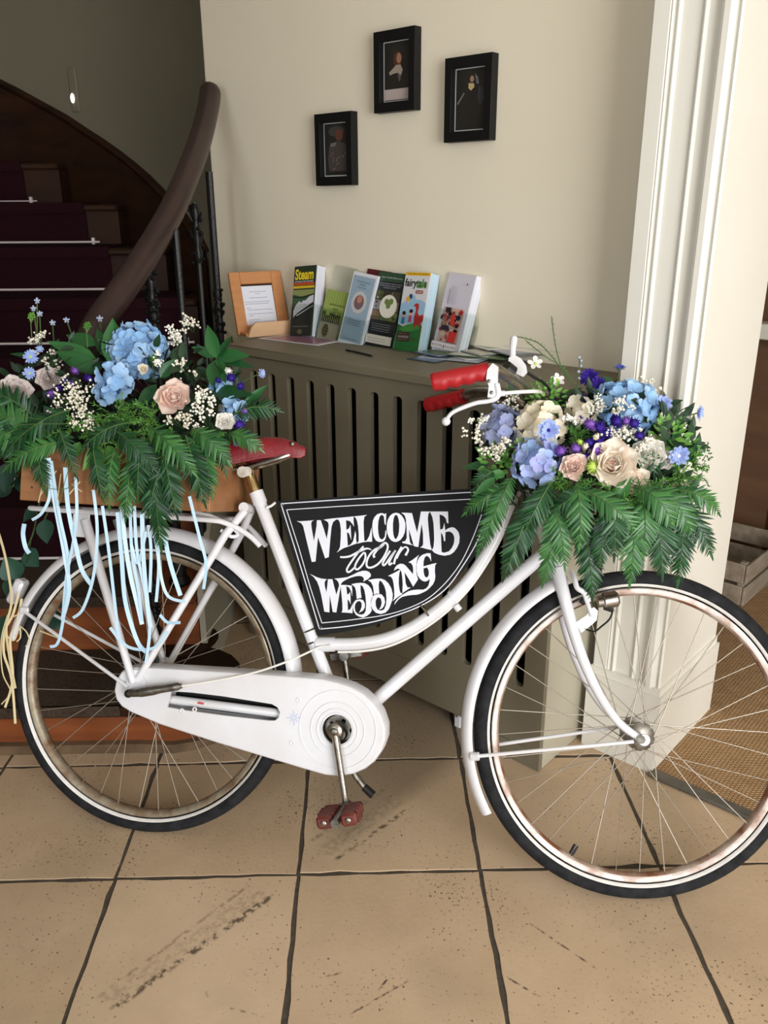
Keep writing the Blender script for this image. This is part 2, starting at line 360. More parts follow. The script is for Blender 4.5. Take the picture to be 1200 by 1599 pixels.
X0, X1, Y0, Y1, ZC = -3.0, 3.4, -1.7, 5.4, 2.9
S_EDGE = .215                       # pilaster corner along the wall
SE = S_EDGE
PF = .20                            # pilaster face, back from the cover front
WO = .33                            # picture wall, back from the cover front
thr0 = WL(.215, .20, 0)             # threshold starts at the pilaster corner
floor = struct('floor', G().box(X0-.1, X1+.1, Y0-.1, Y1+.1, -.09, -.002), M_grout)
TS, TX, TY = .40453, -.56138, 1.47549
variants = []
for k in range(5):
    rr = random.Random(k); h = TS/2-.0032; poly = []
    for side in range(4):
        for i in range(9):
            t = -h+2*h*i/9; j = -abs(rr.gauss(0, .0022)) if i else -.002
            p = (t, -h-j) if side == 0 else (h+j, t) if side == 1 else (-t, h+j) if side == 2 else (-h-j, -t)
            poly.append(p)
    g = G(); n = len(poly)
    top = [(x*(1-.003), y*(1-.003), 0) for x, y in poly]; mid = [(x, y, -.0012) for x, y in poly]; bot = [(x, y, -.012) for x, y in poly]
    g.add(top+mid+bot, [tuple(range(n))]+[(n+i, n+(i+1) % n, (i+1) % n, i) for i in range(n)]+[(2*n+i, 2*n+(i+1) % n, n+(i+1) % n, n+i) for i in range(n)])
    me = g.mesh('tile', 40); me.materials.append(M_tile); variants.append(me)
rr = random.Random(3)
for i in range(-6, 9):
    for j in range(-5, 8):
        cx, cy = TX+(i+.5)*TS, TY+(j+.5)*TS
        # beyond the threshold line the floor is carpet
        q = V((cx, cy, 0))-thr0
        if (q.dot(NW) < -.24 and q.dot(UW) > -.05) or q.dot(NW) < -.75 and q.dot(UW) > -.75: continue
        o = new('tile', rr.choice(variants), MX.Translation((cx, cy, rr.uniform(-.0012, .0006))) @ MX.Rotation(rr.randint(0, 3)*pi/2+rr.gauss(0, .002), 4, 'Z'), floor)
# carpet beyond the opening, one slab following the threshold line
g = G(); a = thr0+UW*.005; e = 2.6
pts = [a, a+UW*e, a+UW*e-NW*2.6, a-UW*1.0-NW*2.6, a-UW*1.0-NW*.40, a-NW*.40]
g.prism([(p.x, p.y) for p in pts], .0005, .006)
solo('sisal_carpet', g, M_sisal, 'coarse brown sisal carpet beyond the threshold at right', 'carpet', smooth=0)
g = G(); mt = frame(a+V((0, 0, .0)), UW, NW, ZV*-1)
g.bbox(.0, 2.6, -.004, .03, -.011, -.0005, .003, mt)
struct('trim_1', g, mat('grey_threshold_metal', (122, 118, 108), (92, 88, 80), rough=.5, metal=.5, noise=.8, nscale=30))
# ------------------------------------------------------------------ room shell
struct('ceiling', G().box(X0-.1, X1+.1, Y0-.1, Y1+.1, ZC, ZC+.1), M_ceil)
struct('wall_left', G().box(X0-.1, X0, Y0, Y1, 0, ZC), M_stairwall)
struct('wall_right', G().box(X1, X1+.1, Y0, Y1, 0, ZC), M_wall)
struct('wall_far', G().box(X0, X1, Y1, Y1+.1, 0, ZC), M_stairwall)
g = G(); g.box(X0, -1.95, Y0-.2, Y0, 0, ZC); g.box(-.75, .75, Y0-.2, Y0, 0, ZC); g.box(2.75, X1, Y0-.2, Y0, 0, ZC)
g.box(-1.95, -.75, Y0-.2, Y0, 0, .9); g.box(-1.95, -.75, Y0-.2, Y0, 2.3, ZC); g.box(.75, 2.75, Y0-.2, Y0, 2.5, ZC)
struct('wall_front', g, M_wall)
# picture wall (runs from the stair corner behind the cover to the pilaster) and its return towards the stairs
sL = (W_at(313, 0, WO)[0]+W_at(342, 420, WO)[0])/2
def wbox(g, s0, s1, o0, o1, z0, z1):                    # box in wall coordinates
    return g.box(s0, s1, -o1, -o0, z0, z1, frame(C0, UW, NW, ZV))
g = G(); wbox(g, sL, .06, WO, WO+.12, 0, ZC); struct('wall_back', g, M_wall)
g = G(); g.tube([WL(sL-.004, WO+.012, 0), WL(sL-.004, WO+.012, ZC)], .009, 8); struct('trim_2', g, M_trim)
g = G(); wbox(g, sL, -.0, WO-.016, WO, 0, .14); struct('baseboard_back', g, M_coverend)
# pilaster: moulded face parallel to the wall, smooth reveal facing the light
prof = [(.028, WO+.05), (.028, PF+.004), (.032, PF), (.066, PF), (.0685, PF+.003), (.071, PF), (.074, PF+.007), (.079, PF+.010), (.082, PF+.0025), (.0845, PF+.0025), (.089, PF+.010),
        (.135, PF+.010), (.1365, PF+.0035), (.139, PF+.003), (.144, PF+.0105), (.172, PF+.0105), (.174, PF-.004), (.180, PF-.007), (.192, PF-.007), (.198, PF-.002), (.201, PF+.005), (.205, PF+.006),
        (.208, PF+.002), (SE-.004, PF), (SE, PF+.004), (SE, PF+.372), (.03, PF+.372)]
fr = frame(C0, UW, NW, ZV)
g = G().prism([(s, -o) for s, o in prof], .24, ZC, fr)
struct('trim_3', g, M_trim, smooth=0)
g = G(); q = .012
pb = [(.022, WO+.05), (.022, PF-q), (SE+q, PF-q), (SE+q, PF+.377), (.03, PF+.377)]
g.prism([(s, -o) for s, o in pb], 0, .225, fr)
pc = [(.026, WO+.05), (.026, PF-q*.4), (SE+q*.4, PF-q*.4), (SE+q*.4, PF+.374), (.03, PF+.374)]
g.prism([(s, -o) for s, o in pc], .225, .245, fr)
struct('trim_4', g, M_trim)
# ------------------------------------------------------------------ room beyond the opening at right
A = at_z(1124, 850); B_ = at_z(1188, 866); d = (B_-A).normalized(); n_ = V((-d.y, d.x, 0))
g = G(); m_ = frame(A-d*1.2, d, n_, ZV); 
g.box(0, (B_-A).length+1.2, 0, .03, .0065, 1.42, m_)
g.box(-.0, (B_-A).length+1.2, -.01, .05, 1.42, 1.44, m_)
struct('wall_1', g, M_panel)
d2 = (d*.75-n_*.66).normalized(); n2 = V((-d2.y, d2.x, 0)); m2 = frame(B_, d2, n2, ZV)
struct('wall_2', G().box(0, .9, 0, .03, .0065, 1.42, m2), M_panel)
ls = on_plane(1176, 512, A-n_*.03, n_)
solo('wall_shelf_block', G().bbox(0, .2, -.09, 0, -.03, .03, .004, frame(V((ls.x, ls.y, ls.z)), d, n_, ZV)), M_trim, 'small white ledge fixed high on the brown panelling at right', 'ledge')
def slat_crate(M, L_, D_, H_, nm, label, group=None, m=M_whitecrate, rows=3, gap=.014):
    t = thing(nm, label, 'crate', M, group); hh = (H_-gap*(rows-1))/rows
    for r in range(rows):
        z0 = r*(hh+gap)
        for (x0, x1, y0, y1) in ((0, L_, 0, .01), (0, L_, D_-.01, D_), (0, .01, .012, D_-.012), (L_-.01, L_, .012, D_-.012)):
            part('slat', G().bbox(x0, x1, y0, y1, z0, z0+hh, .002), m, t)
    for x, y in ((.012, .012), (L_-.037, .012), (.012, D_-.037), (L_-.037, D_-.037)):
        part('corner_post', G().bbox(x, x+.025, y, y+.025, .0, H_+.004, .002), m, t)
    part('bottom_board', G().box(.012, L_-.012, .012, D_-.012, .002, .01), m, t)
    return t
ca = at_z(1160, 950); dv = (at_z(1200, 915)-ca).normalized(); nv = V((-dv.y, dv.x, 0))
slat_crate(frame(V((ca.x, ca.y, .007)), dv, nv, ZV), .42, .34, .16, 'wooden_crate', 'whitewashed slatted wooden crate on the sisal carpet, nearer one with a strap inside', rows=2)
g = G(); c3 = ca+dv*.1+nv*.20
g.tube([c3+dv*(.10*cos(t))+nv*(.06*sin(t))+V((0, 0, .145+.03*sin(t)+.01*sin(2*t))) for t in [i*pi*1.7/16-.3 for i in range(17)]], .007, 6)
solo('leather_strap', g, flat((104, 50, 36), .6), 'red-brown leather strap coiled in the whitewashed crate', 'strap')
cb = ca+nv*.46-dv*.10
slat_crate(frame(V((cb.x, cb.y, .007)), dv, nv, ZV), .5, .3, .2, 'wooden_crate', 'taller whitewashed wooden crate at the foot of the brown panelling', rows=2)
# ------------------------------------------------------------------ radiator cover
HT = 1.0; SL = -1.165
RC = thing('radiator_cover', 'olive grey painted radiator cover with tall vertical slots under the picture wall', 'radiator cover', frame(C0+UW*SL, UW, NW, ZV))
W_ = -SL
def slot(cx, z0, z1, hw):
    r = hw; pts = []
    for c, zz, s0 in ((1, z1, 0), (-1, z1, 1), (-1, z0, 2), (1, z0, 3)):
        for i in range(4):
            a = (s0+i/3)*pi/2; pts.append((cx+c*(hw-r*.7)+r*.7*cos(a), zz+(-r*.7 if zz == z1 else r*.7)+r*.7*sin(a)))
    return pts
# local x along the front, y out of the wall, z up; prism plane is x-z
FR = MX(((1, 0, 0, 0), (0, 0, -1, 0), (0, 1, 0, 0), (0, 0, 0, 1)))
holes = [slot(W_-.075-.0822*k, .23, .93, .0155) for k in range(13)]
g = G(); g.prism([(.0, .168), (W_, .168), (W_, HT-.028), (0, HT-.028)], 0, .016, FR, holes)
part('slotted_front_panel', g, M_cover, RC, smooth=0)
part('bottom_rail', G().bbox(.0, W_-.0, -.018, -.002, .055, .1655, .002), M_cover, RC)
part('leg', G().bbox(W_-.13, W_, -.018, -.002, 0, .0545, .001), M_cover, RC)
part('leg', G().bbox(0, .03, -.018, -.002, .0, .0545, .001), M_cover, RC)
part('end_panel', G().bbox(W_-.018, W_, -WO+.002, -.0185, 0, HT-.028, .002), M_coverend, RC, label='end panel on the right, coloured paler as if lit')  # same cover, paler colour paints in the light falling on this end
part('end_panel', G().bbox(0, .018, -WO+.002, -.0185, .055, HT-.028, .002), M_cover, RC)
part('top_board', G().bbox(-.012, W_+.008, -WO+.002, .012, HT-.028, HT, .004), M_cover, RC)
part('inner_back', G().box(.02, W_-.02, -WO+.003, -WO+.02, .1, HT-.03), M_black, RC)  # black sheet painted in for the darkness behind the slots
for x in (.06, W_-.28):
    f = part('foot', G().bbox(x-.011, x+.011, -.045, -.02, .0, .06, .003), M_white, RC, label='small white metal foot')
    part('screw', G().ball((x, -.0185, .04), .004, 6, 4), M_steel, f)
# radiator inside, seen through the slots
RD = thing('radiator', 'dark old radiator hidden behind the slotted cover', 'radiator', frame(C0+UW*SL, UW, NW, ZV))
for k in range(12):
    x = W_-.116-.082*k
    part('column', G().bbox(x-.02, x+.02, -.24, -.10, .12, .82, .008), M_blackpl, RD)
part('pipe', G().tube([(W_-1.06, -.17, .14), (W_-.08, -.17, .14)], .018, 8), M_blackpl, RD)
for x in (W_-1.0, W_-.15): part('foot', G().bbox(x-.015, x+.015, -.22, -.12, 0, .125, .004), M_blackpl, RD)
# ------------------------------------------------------------------ stairs
CW = [WL(sL, WO+.04, 0), V((-.70, 3.62, 0)), V((-1.0, 3.98, 0)), V((-1.4, 4.25, 0)), V((-1.9, 4.42, 0)), V((-2.5, 4.5, 0)), V((-2.99, 4.5, 0))]
curve = spline(CW, 8)
g = G(); n = len(curve)
vs = [(p.x, p.y, 0) for p in curve]+[(p.x, p.y, ZC) for p in curve]
bk = [p+V((.0, .08, 0)) for p in curve]; vs += [(p.x, p.y, 0) for p in bk]+[(p.x, p.y, ZC) for p in bk]
g.add(vs, [(i, i+1, n+i+1, n+i) for i in range(n-1)]+[(2*n+i+1, 2*n+i, 3*n+i, 3*n+i+1) for i in range(n-1)])
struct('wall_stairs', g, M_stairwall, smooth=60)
def on_curve(u, v):
    d_ = ray(u, v); best = None
    for i in range(n-1):
        a, b = curve[i], curve[i+1]; e = b-a; nn = V((e.y, -e.x, 0))
        if abs(d_.dot(nn)) < 1e-9: continue
        t = (a-EYE).dot(nn)/d_.dot(nn); X = EYE+d_*t; q = (X-a).dot(e)/e.length_squared
        if t > 0 and -.02 <= q <= 1.02 and (best is None or t < best[0]): best = (t, X, nn.normalized())
    return best[1], (best[2] if best[2].y < 0 else -best[2])
sk = [on_curve(u, v) for u, v in ((328, 392), (318, 372), (300, 345), (287, 327), (260, 298), (236, 274), (213, 254), (190, 236), (163, 217), (135, 199), (105, 179), (61, 155), (30, 138), (2, 124))]
last = sk[-1][0]; 
sk += [(V((x, 4.44+(.05 if x < -2.3 else 0), last.z+(last.x-x)*.55)), V((0, -1, 0))) for x in (-2.3, -2.7, -2.98) if x < last.x-.05]
g = G(); vs = []
for X, nn in sk: 
    for off, dz in ((.002, 0), (.03, 0), (.036, -.012), (.03, -.026), (.02, -.034), (.02, -.75)): q = X+nn*off; vs.append((q.x, q.y, q.z+dz))
g.add(vs, [(i*6+j, i*6+j+1, i*6+6+j+1, i*6+6+j) for i in range(len(sk)-1) for j in range(5)])
struct('baseboard_stairs', g, M_skirt, smooth=30)
Hs = [.14, .325, .51, .70, .888, 1.067, 1.242, 1.411, 1.585, 1.76, 1.935, 2.11]
Yf = [1.946, 2.235, 2.50, 2.76, 3.03, 3.30, 3.57, 3.84, 4.05, 4.2, 4.32, 4.42]
ST = thing('staircase', 'dark wooden staircase with burgundy carpet turning left behind the bicycle', 'staircase', MX.Translation((-1.2, 1.95, 0)))
SI = MX.Translation((1.2, -1.95, 0))
def sp_(name, g, m, parent=ST, smooth=35, **k): return part(name, g, m, parent, SI if parent is ST else None, smooth, **k)
def wall_x(y):                                             # where the right side of the flight is at depth y
    if y < curve[0].y: return -.50
    for i in range(n-1):
        if curve[i].y <= y <= curve[i+1].y: return curve[i].x+(curve[i+1].x-curve[i].x)*(y-curve[i].y)/max(1e-6, curve[i+1].y-curve[i].y)-.02
    return -2.6
# bottom step with a bullnose end
def step_outline(inset=0):
    c = (-.545, 2.10); r = .185-inset; pts = [(-2.9, 1.946+inset), (-.62, 1.936+inset)]
    for i in range(11):
        a = -pi/2+.1+i*(pi*.98)/10; pts.append((c[0]+r*cos(a)*1.0, c[1]+r*sin(a)*.93))
    pts += [(-.545, 2.6), (-2.9, 2.6)]; return pts
g = G(); g.prism(step_outline(.016), .0, .112); s1 = sp_('step', g, M_stairwood, label='curved bottom step with worn orange wood riser')
g = G(); g.prism(step_outline(0), .112, .14); sp_('tread_board', g, M_skirt, s1)
g = G(); g.prism(step_outline(-.004), 0, .028); sp_('base_moulding', g, mat('worn_grey_moulding', (128, 104, 76), (78, 60, 44), rough=.8, noise=1, nscale=14), s1)
g = G(); g.prism([(-2.8, 1.94), (-.66, 1.934), (-.66, 2.24), (-2.8, 2.24)], .1402, .148); g.box(-2.8, -.66, 1.931, 1.9395, .118, .148)
sp_('step_mat', g, M_mat, s1)
TURN = .17
for k in range(1, 12):
    y0 = Yf[k]; y1 = Yf[k+1] if k < 11 else 4.6; h = Hs[k]
    xr = min(wall_x(min(y0+.16, 4.49)), -.50) if k > 4 else -.50
    y1 = max(y1, y0+.12)
    g = G(); zb = 0 if k < 2 else Hs[k-2]
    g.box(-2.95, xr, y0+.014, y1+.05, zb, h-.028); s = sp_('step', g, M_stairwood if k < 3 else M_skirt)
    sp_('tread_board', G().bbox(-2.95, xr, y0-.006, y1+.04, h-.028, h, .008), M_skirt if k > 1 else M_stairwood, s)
    cx = [-.66, -.66, -.66, -.66, -.66, -.70, -1.02, -1.18, -1.5, -1.7, -1.9, -2.1][k]
    g = G(); g.bbox(-2.8, cx, y0-.012, y1+.014, h, h+.007, .003)
    if k == 1: g.box(-2.8, cx, y0-.015, y0-.0065, h-.026, h+.007)
    else: g.box(-2.8, cx, y0-.015, y0-.0065, h-.035, h+.007); g.box(-2.8, cx, y0+.004, y0+.013, Hs[k-1], h-.03)
    sp_('carpet_runner', g, M_mat if k == 1 else M_carpet, s)
    if 2 <= k <= 9:
        q = sp_('stair_rod', G().tube([(-2.85, y0-.004, Hs[k-1]+.016), (cx+.05, y0-.004, Hs[k-1]+.016)], .0048 if k < 8 else .003, 8), M_rod, s)
        sp_('rod_bracket', G().bbox(cx+.015, cx+.028, y0-.006, y0+.012, Hs[k-1]+.004, Hs[k-1]+.034, .002), M_rod, s)
# painted side under the flight
g = G(); g.prism([(2.255, .0), (3.16, .0), (3.16, .98), (3.0, .86), (2.5, .50), (2.255, .322)], -.498, -.48, MX(((0, 0, 1, 0), (1, 0, 0, 0), (0, 1, 0, 0), (0, 0, 0, 1))))
struct('wall_understairs', g, M_coverend)
# iron balusters
def baluster(u, vtop, vbot, Y, knots, thick=.0085, label=None):
    a = on_plane(u, vtop, (0, Y, 0), V((0, 1, 0)))
    x, zt = a.x, a.z
    zb = max([Hs[k] for k in range(12) if Yf[k] < Y-.001]+[.0]) if vbot is None else vbot
    g = G(); g.tube([(x, Y, zb), (x, Y, zt-.012)], thick, 8)
    if Y in (2.32, 2.44): g.lathe([(.001, zb+.02), (.024, zb+.03), (.026, zb+.07), (.018, zb+.09), (.020, zb+.2), (.016, zb+.30), (.024, zb+.32), (.022, zb+.35), (.010, zb+.38), (.001, zb+.40)], 14, M=MX.Translation((x, Y, 0)))
    g.lathe([(.001, zb), (.03, zb), (.034, zb+.01), (.024, zb+.03), (.014, zb+.05), (.009, zb+.07)], 12, M=MX.Translation((x, Y, 0)))
    b = sp_('baluster', g, M_iron, label=label)
    for zk in knots:
        g = G(); rr = random.Random(int(zk*1000)+u)
        g.lathe([(.008, -.05), (.012, -.04), (.015, -.02), (.009, 0), (.016, .02), (.012, .04), (.008, .05)], 12, M=MX.Translation((x, Y, zk)))
        for i in range(16):
            t = rr.uniform(0, 2*pi); zz = rr.uniform(-.05, .05); g.ball((x+.016*cos(t), Y+.016*sin(t), zk+zz), rr.uniform(.004, .0075), 6, 4)
        sp_('cast_ornament', g, M_iron, b)
    return b
def zat(u, v, Y): return on_plane(u, v, (0, Y, 0), V((0, 1, 0))).z
baluster(198, 560, None, 2.16, [zat(195, 975, 2.16), zat(198, 930, 2.16)])
baluster(235, 440, None, 2.32, [zat(240, 480, 2.32), zat(238, 455, 2.32), zat(244, 500, 2.32), zat(292, 1010, 2.32)], label='iron baluster with berry-like cast clusters')
baluster(273, 352, None, 2.44, [zat(330, 960, 2.44)], .0105)
baluster(303, 310, None, 2.70, [zat(306, 345, 2.70), zat(309, 385, 2.70)])
baluster(326, 262, None, 2.93, [zat(335, 470, 2.93), zat(336, 500, 2.93)], .012)
g = G(); g.lathe([(.001, .1405), (.1, .1405), (.105, .147), (.09, .156), (.001, .158)], 24, M=MX.Translation((-.56, 2.30, 0)))
sp_('baluster_base_disc', g, M_skirt, label='round brown base disc under the lowest balusters')
# handrail: thick oval rail climbing away from the viewer
hr = [(112, 610, 2.00), (150, 512, 2.10), (190, 455, 2.20), (232, 392, 2.34), (268, 330, 2.50), (296, 265, 2.68), (314, 215, 2.84), (326, 165, 2.99), (329, 138, 3.05)]
pts = spline([on_plane(u, v, (0, Y, 0), V((0, 1, 0))) for u, v, Y in hr], 6)
g = G(); rad = [.037]*len(pts); rad[-1] = .022; rad[-2] = .033
g.tube(pts, rad, 16, sx=.92); sp_('handrail', g, M_rail, smooth=60)
# light switch on the stair wall
X, nn = on_curve(117, 140); up = ZV; rt = up.cross(nn).normalized()
SW = thing('light_switch', 'small glowing switch on a tall narrow plate on the dark stair wall', 'light switch', frame(X, rt, up, nn))
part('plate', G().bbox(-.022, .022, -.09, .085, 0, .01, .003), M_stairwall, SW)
gm = mat('glowing_lens', (255, 250, 235)); gm.node_tree.nodes['Principled BSDF'].inputs['Emission Color'].default_value = (1, .97, .88, 1); gm.node_tree.nodes['Principled BSDF'].inputs['Emission Strength'].default_value = 1.5
part('glowing_lens', G().ball((-.008, -.035, .012), .016, 12, 8, (.7, 1.3, .5)), gm, SW)
# ------------------------------------------------------------------ pictures on the wall
def picture(px, kind, label):
    c = [W_at(u, v, WO-.028) for u, v in px]
    s0 = (c[0][0]+c[3][0])/2; s1 = (c[1][0]+c[2][0])/2; z0 = (c[2][1]+c[3][1])/2; z1 = (c[0][1]+c[1][1])/2
    wd, ht = s1-s0, z1-z0
    t = thing('picture_frame', label, 'picture', frame(WL(s0, WO-.001, z0), UW, ZV, NW), 'small framed portraits')
    b = .022; D = .028
    ix0, ix1, iy0, iy1 = b, wd-b, b*1.15, ht-b*1.15
    for nm_, bx in (('frame_side', (0, b, 0, ht)), ('frame_side', (wd-b, wd, 0, ht)), ('frame_rail', (b-.001, wd-b+.001, 0, iy0)), ('frame_rail', (b-.001, wd-b+.001, iy1, ht))):
        part(nm_, G().bbox(bx[0], bx[1], bx[2], bx[3], 0, D, .0006), M_frame, t)
    part('backing', G().box(.004, wd-.004, .004, ht-.004, .0, .004), M_frame, t)
    m = .004
    part('mount', G().box(ix0, ix1, iy0, iy1, .004, .010), M_mount, t)
    pr = part('portrait_print', G().box(ix0+m, ix1-m*.3, iy0+m, iy1-m*.6, .010, .0112), M_print, t)
    iw, ih = ix1-ix0, iy1-iy0
    def P(poly, col, z=.0113): part('painted_shape', G().prism([(ix0+x*iw, iy0+y*ih) for x, y in poly], z, z+.0003), flat(col, .6), pr, smooth=0)
    def E(cx, cy, rx, ry, col, z=.0113, n=18): P([(cx+rx*cos(2*pi*i/n), cy+ry*sin(2*pi*i/n)) for i in range(n)], col, z)
    if kind == 0:
        P([(.05, .04), (.97, .04), (.97, .22), (.05, .22)], (176, 160, 156))
        E(.50, .70, .15, .125, (74, 42, 26)); E(.55, .715, .085, .085, (150, 106, 82), .0117)
        P([(.2, .50), (.35, .56), (.45, .61), (.6, .61), (.68, .52), (.62, .43), (.5, .48), (.33, .47), (.25, .45)], (150, 138, 124), .0115)
        P([(.5, .46), (.62, .44), (.6, .36), (.56, .33)], (84, 80, 78), .0116)
    elif kind == 1:
        E(.55, .80, .13, .085, (34, 22, 16)); E(.52, .82, .06, .05, (150, 118, 96), .0117)
        P([(.42, .76), (.58, .75), (.6, .69), (.5, .64), (.42, .68)], (180, 160, 112), .0118)
        P([(.60, .90), (.70, .84), (.74, .74), (.66, .73)], (96, 94, 96), .0116)
        P([(.08, .46), (.28, .62), (.3, .60), (.1, .43)], (110, 104, 102), .0116)
        P([(.72, .7), (.85, .68), (.9, .5), (.78, .4), (.7, .5)], (52, 52, 54), .0115)
    else:
        E(.5, .84, .3, .10, (58, 56, 54)); E(.60, .77, .15, .11, (92, 54, 42), .0117)
        P([(.25, .62), (.55, .66), (.85, .6), (.95, .3), (.93, .1), (.2, .1), (.15, .35)], (66, 58, 56), .0115)
        P([(.28, .62), (.5, .64), (.45, .57), (.25, .56)], (104, 98, 96), .0118)
        for i in range(14):
            r = random.Random(i); E(r.uniform(.2, .85), r.uniform(.1, .45), .025, .014, (120, 96, 88), .0119, 6)
picture([(582, 50), (646, 41), (650, 171), (586, 177)], 0, 'topmost black framed portrait of a bearded figure with a white collar')
picture([(694, 92), (768, 81), (767, 218), (695, 223)], 1, 'right-hand black framed dark portrait of a seated figure in black')
picture([(490, 178), (548, 174), (551, 287), (495, 292)], 2, 'lowest and leftmost black framed portrait of a figure in a wide hat')
# ------------------------------------------------------------------ bicycle
BK = thing('bicycle', 'white painted vintage step-through bicycle with red saddle and red grips', 'bicycle', MB)
def P_(name, g, m, parent=BK, M=None, **k): return part(name, g, m, parent, M, **k)
def TUBE(pts, r, n=12, **k): return G().tube(pts, r, n, **k)
SPK = G().tube([(0, 0, 0), (0, 0, 1)], 1, 6, caps=False).mesh('spoke', 170); SPK.materials.append(M_spoke)
NIP = None
def wheel(name, M, rimmat, inmat, flange, label, a_off):
    R0 = .332
    rim = [(.3125, -.0135), (.3125, .0135), (.308, .0145), (.3015, .0125), (.2985, .0085), (.2965, -.0), (.2985, -.0085), (.3015, -.0125), (.308, -.0145)]
    wh = part(name, G().lathe([(.3125, .0135), (.310, .0148), (.3045, .0138), (.3015, .011)], 96).lathe([(.3125, -.0135), (.310, -.0148), (.3045, -.0138), (.3015, -.011)], 96), rimmat, BK, M, label=label)
    part('inner_rim', G().lathe([(.3015, .011), (.2985, .0085), (.2965, 0), (.2985, -.0085), (.3015, -.011)], 96), inmat, wh, smooth=60)
    ty = [(R0+.0185*cos(a), .019*sin(a)) for a in [2*pi*i/20 for i in range(20)]]
    part('tyre', G().lathe(ty, 112, closed=True), M_rubber, wh, smooth=60)
    st = []
    for r in (.3165, .3185, .3205, .3225):
        st.append((r, .019*sqrt(max(0, 1-((r-R0)/.0185)**2))+.0010))
    part('tyre_stripe', G().lathe(st, 112), M_stripe, wh, smooth=60, label='white reflective stripe on the sidewall')
    st = [(r, -z) for r, z in st]; part('tyre_stripe', G().lathe(st, 112), M_stripe, wh, smooth=60)
    hub = G().lathe([(.0, -.055), (.006, -.055), (.006, -flange-.004), (.030, -flange-.001), (.031, -flange), (.030, -flange+.002), (.017, -flange+.006), (.014, 0), (.017, flange-.006), (.030, flange-.002), (.031, flange), (.030, flange+.001), (.006, flange+.004), (.006, .055), (0, .055)], 24)
    part('hub', hub, M_steel, wh, smooth=40)
    for i in range(36):
        side = 1 if i % 2 else -1; k = i//2; lead = 1 if k % 2 else -1
        ar = 2*pi*(i+.5)/36+a_off; ah = ar+lead*RAD(64)
        p0 = V((.0285*cos(ah), .0285*sin(ah), side*(flange-.001*lead))); p1 = V((.298*cos(ar), .298*sin(ar), side*.003))
        d = p1-p0; q = d.to_track_quat('Z', 'Y').to_matrix().to_4x4()
        new('spoke', SPK, MX.Translation(p0) @ q @ MX.Diagonal((.00115, .00115, d.length, 1)), wh)
    return wh
RW = wheel('rear_wheel', MX.Translation((0, .35, 0)), M_rimrear, M_rimrear, .032, 'rear wheel with tarnished brass-coloured rim', .05)
Mfw = MBI @ MF
FW = wheel('front_wheel', Mfw @ MX.Translation((0, .35, 0)), M_rimfront, M_rimin, .026, 'front wheel with white rim flecked with rust', .11)
# valve
va = FP(893, 1333, 0); part('valve', G().tube([(va.x*1.03, (va.y-.35)*1.03, 0), (va.x, va.y-.35, 0)], .004, 8).tube([(va.x, va.y-.35, 0), (va.x*.93, (va.y-.35)*.93, 0)], .006, 8), M_blackpl, FW)
# mudguards
def guard(a0, a1, hw=.030, ri=.356, ro=.374, n=48):
    out = []; th = .0016
    for i in range(11):
        t = -1+2*i/10; z = hw*sin(t*pi/2); r = ri+(ro-ri)*cos(t*pi/2)**.8 if abs(t) < 1 else ri
        out.append((r, z))
    inn = [(r-th*1.2, z*.95) for r, z in out][::-1]
    return G().lathe(out+inn, n, a0, a1, closed=True)
def ang(p): return atan2(p.y-.35, p.x)
a0 = ang(BP(467, 1056, .0)); a1 = ang(BP(16, 990, 0))
if a1 < 0: a1 += 2*pi
RG = P_('rear_mudguard', guard(a0, a1, .031, .352, .377), M_white, M=MX.Translation((0, .35, 0)), smooth=50)
b0 = ang(FP(880, 893, 0)); b1 = ang(FP(756, 1268, 0))
if b1 < 0: b1 += 2*pi
FG = P_('front_mudguard', guard(b0, b1, .029, .357, .378), M_white, M=Mfw @ MX.Translation((0, .35, 0)), smooth=50)
# main tubes
bb = BP(527, 1139, .0); bb = V((.482, .300, 0))
st_top = BP(400, 768, 0); st_dir = (st_top-bb).normalized()
P_('seat_tube', TUBE([bb, bb.lerp(st_top, .47), st_top], .0145, 16), M_white)
for v_ in (1003, 962+22):
    q = BP(488 if v_ > 1000 else 484, v_, 0); P_('cable_tie', G().lathe([(.0152, -.002), (.0165, 0), (.0152, .002)], 16, M=MX.Translation(q) @ st_dir.to_track_quat('Z', 'Y').to_matrix().to_4x4()), M_steel)
P_('seat_lug', TUBE([st_top-st_dir*.03, st_top], .0168, 16), M_white)
sp0 = st_top; sp1 = BP(384, 738, 0)
P_('seat_post', TUBE([sp0-st_dir*.02, sp0+st_dir*.05], .0125, 14), mat('brassy_chrome', (198, 176, 128), (150, 118, 78), rough=.25, metal=1, noise=.8, nscale=50))
sw = spline([BP(*q) for q in ((497, 1006, 0), (520, 1006, 0), (560, 1005, 0), (598, 999, 0), (630, 987, 0), (660, 970, 0), (695, 944, 0), (728, 911, 0), (753, 877, 0), (774, 840, 0), (790, 800, 0), (806, 765, 0))], 5)
P_('curved_top_tube', TUBE(sw, .0145, 14), M_white)
P_('tube_collar', TUBE([BP(495, 1006, 0), BP(519, 1006, 0)], .0172, 16), M_white)
cbl = [p+V((.004, -.0165, .006)) for p in sw[6:-6]]
cab = P_('brake_cable', TUBE(cbl, .0028, 8), M_cablewhite)
for q, rr_ in (((519, 1006), .019), ((706, 935), .019), ((652, 972), .0165)):
    c_ = BP(q[0], q[1], 0); i = min(range(len(sw)), key=lambda i: (sw[i]-c_).length); T = (sw[min(i+1, len(sw)-1)]-sw[max(i-1, 0)]).normalized()
    P_('clamp_band', G().lathe([(.0146, -.004), (rr_-.002, -.004), (rr_-.002, .004), (.0146, .004)], 18, M=MX.Translation(sw[i]) @ T.to_track_quat('Z', 'Y').to_matrix().to_4x4()), M_white)
P_('cable_guide', TUBE([BP(712, 945, .006), BP(718, 953, .006)], .008, 10), M_white)
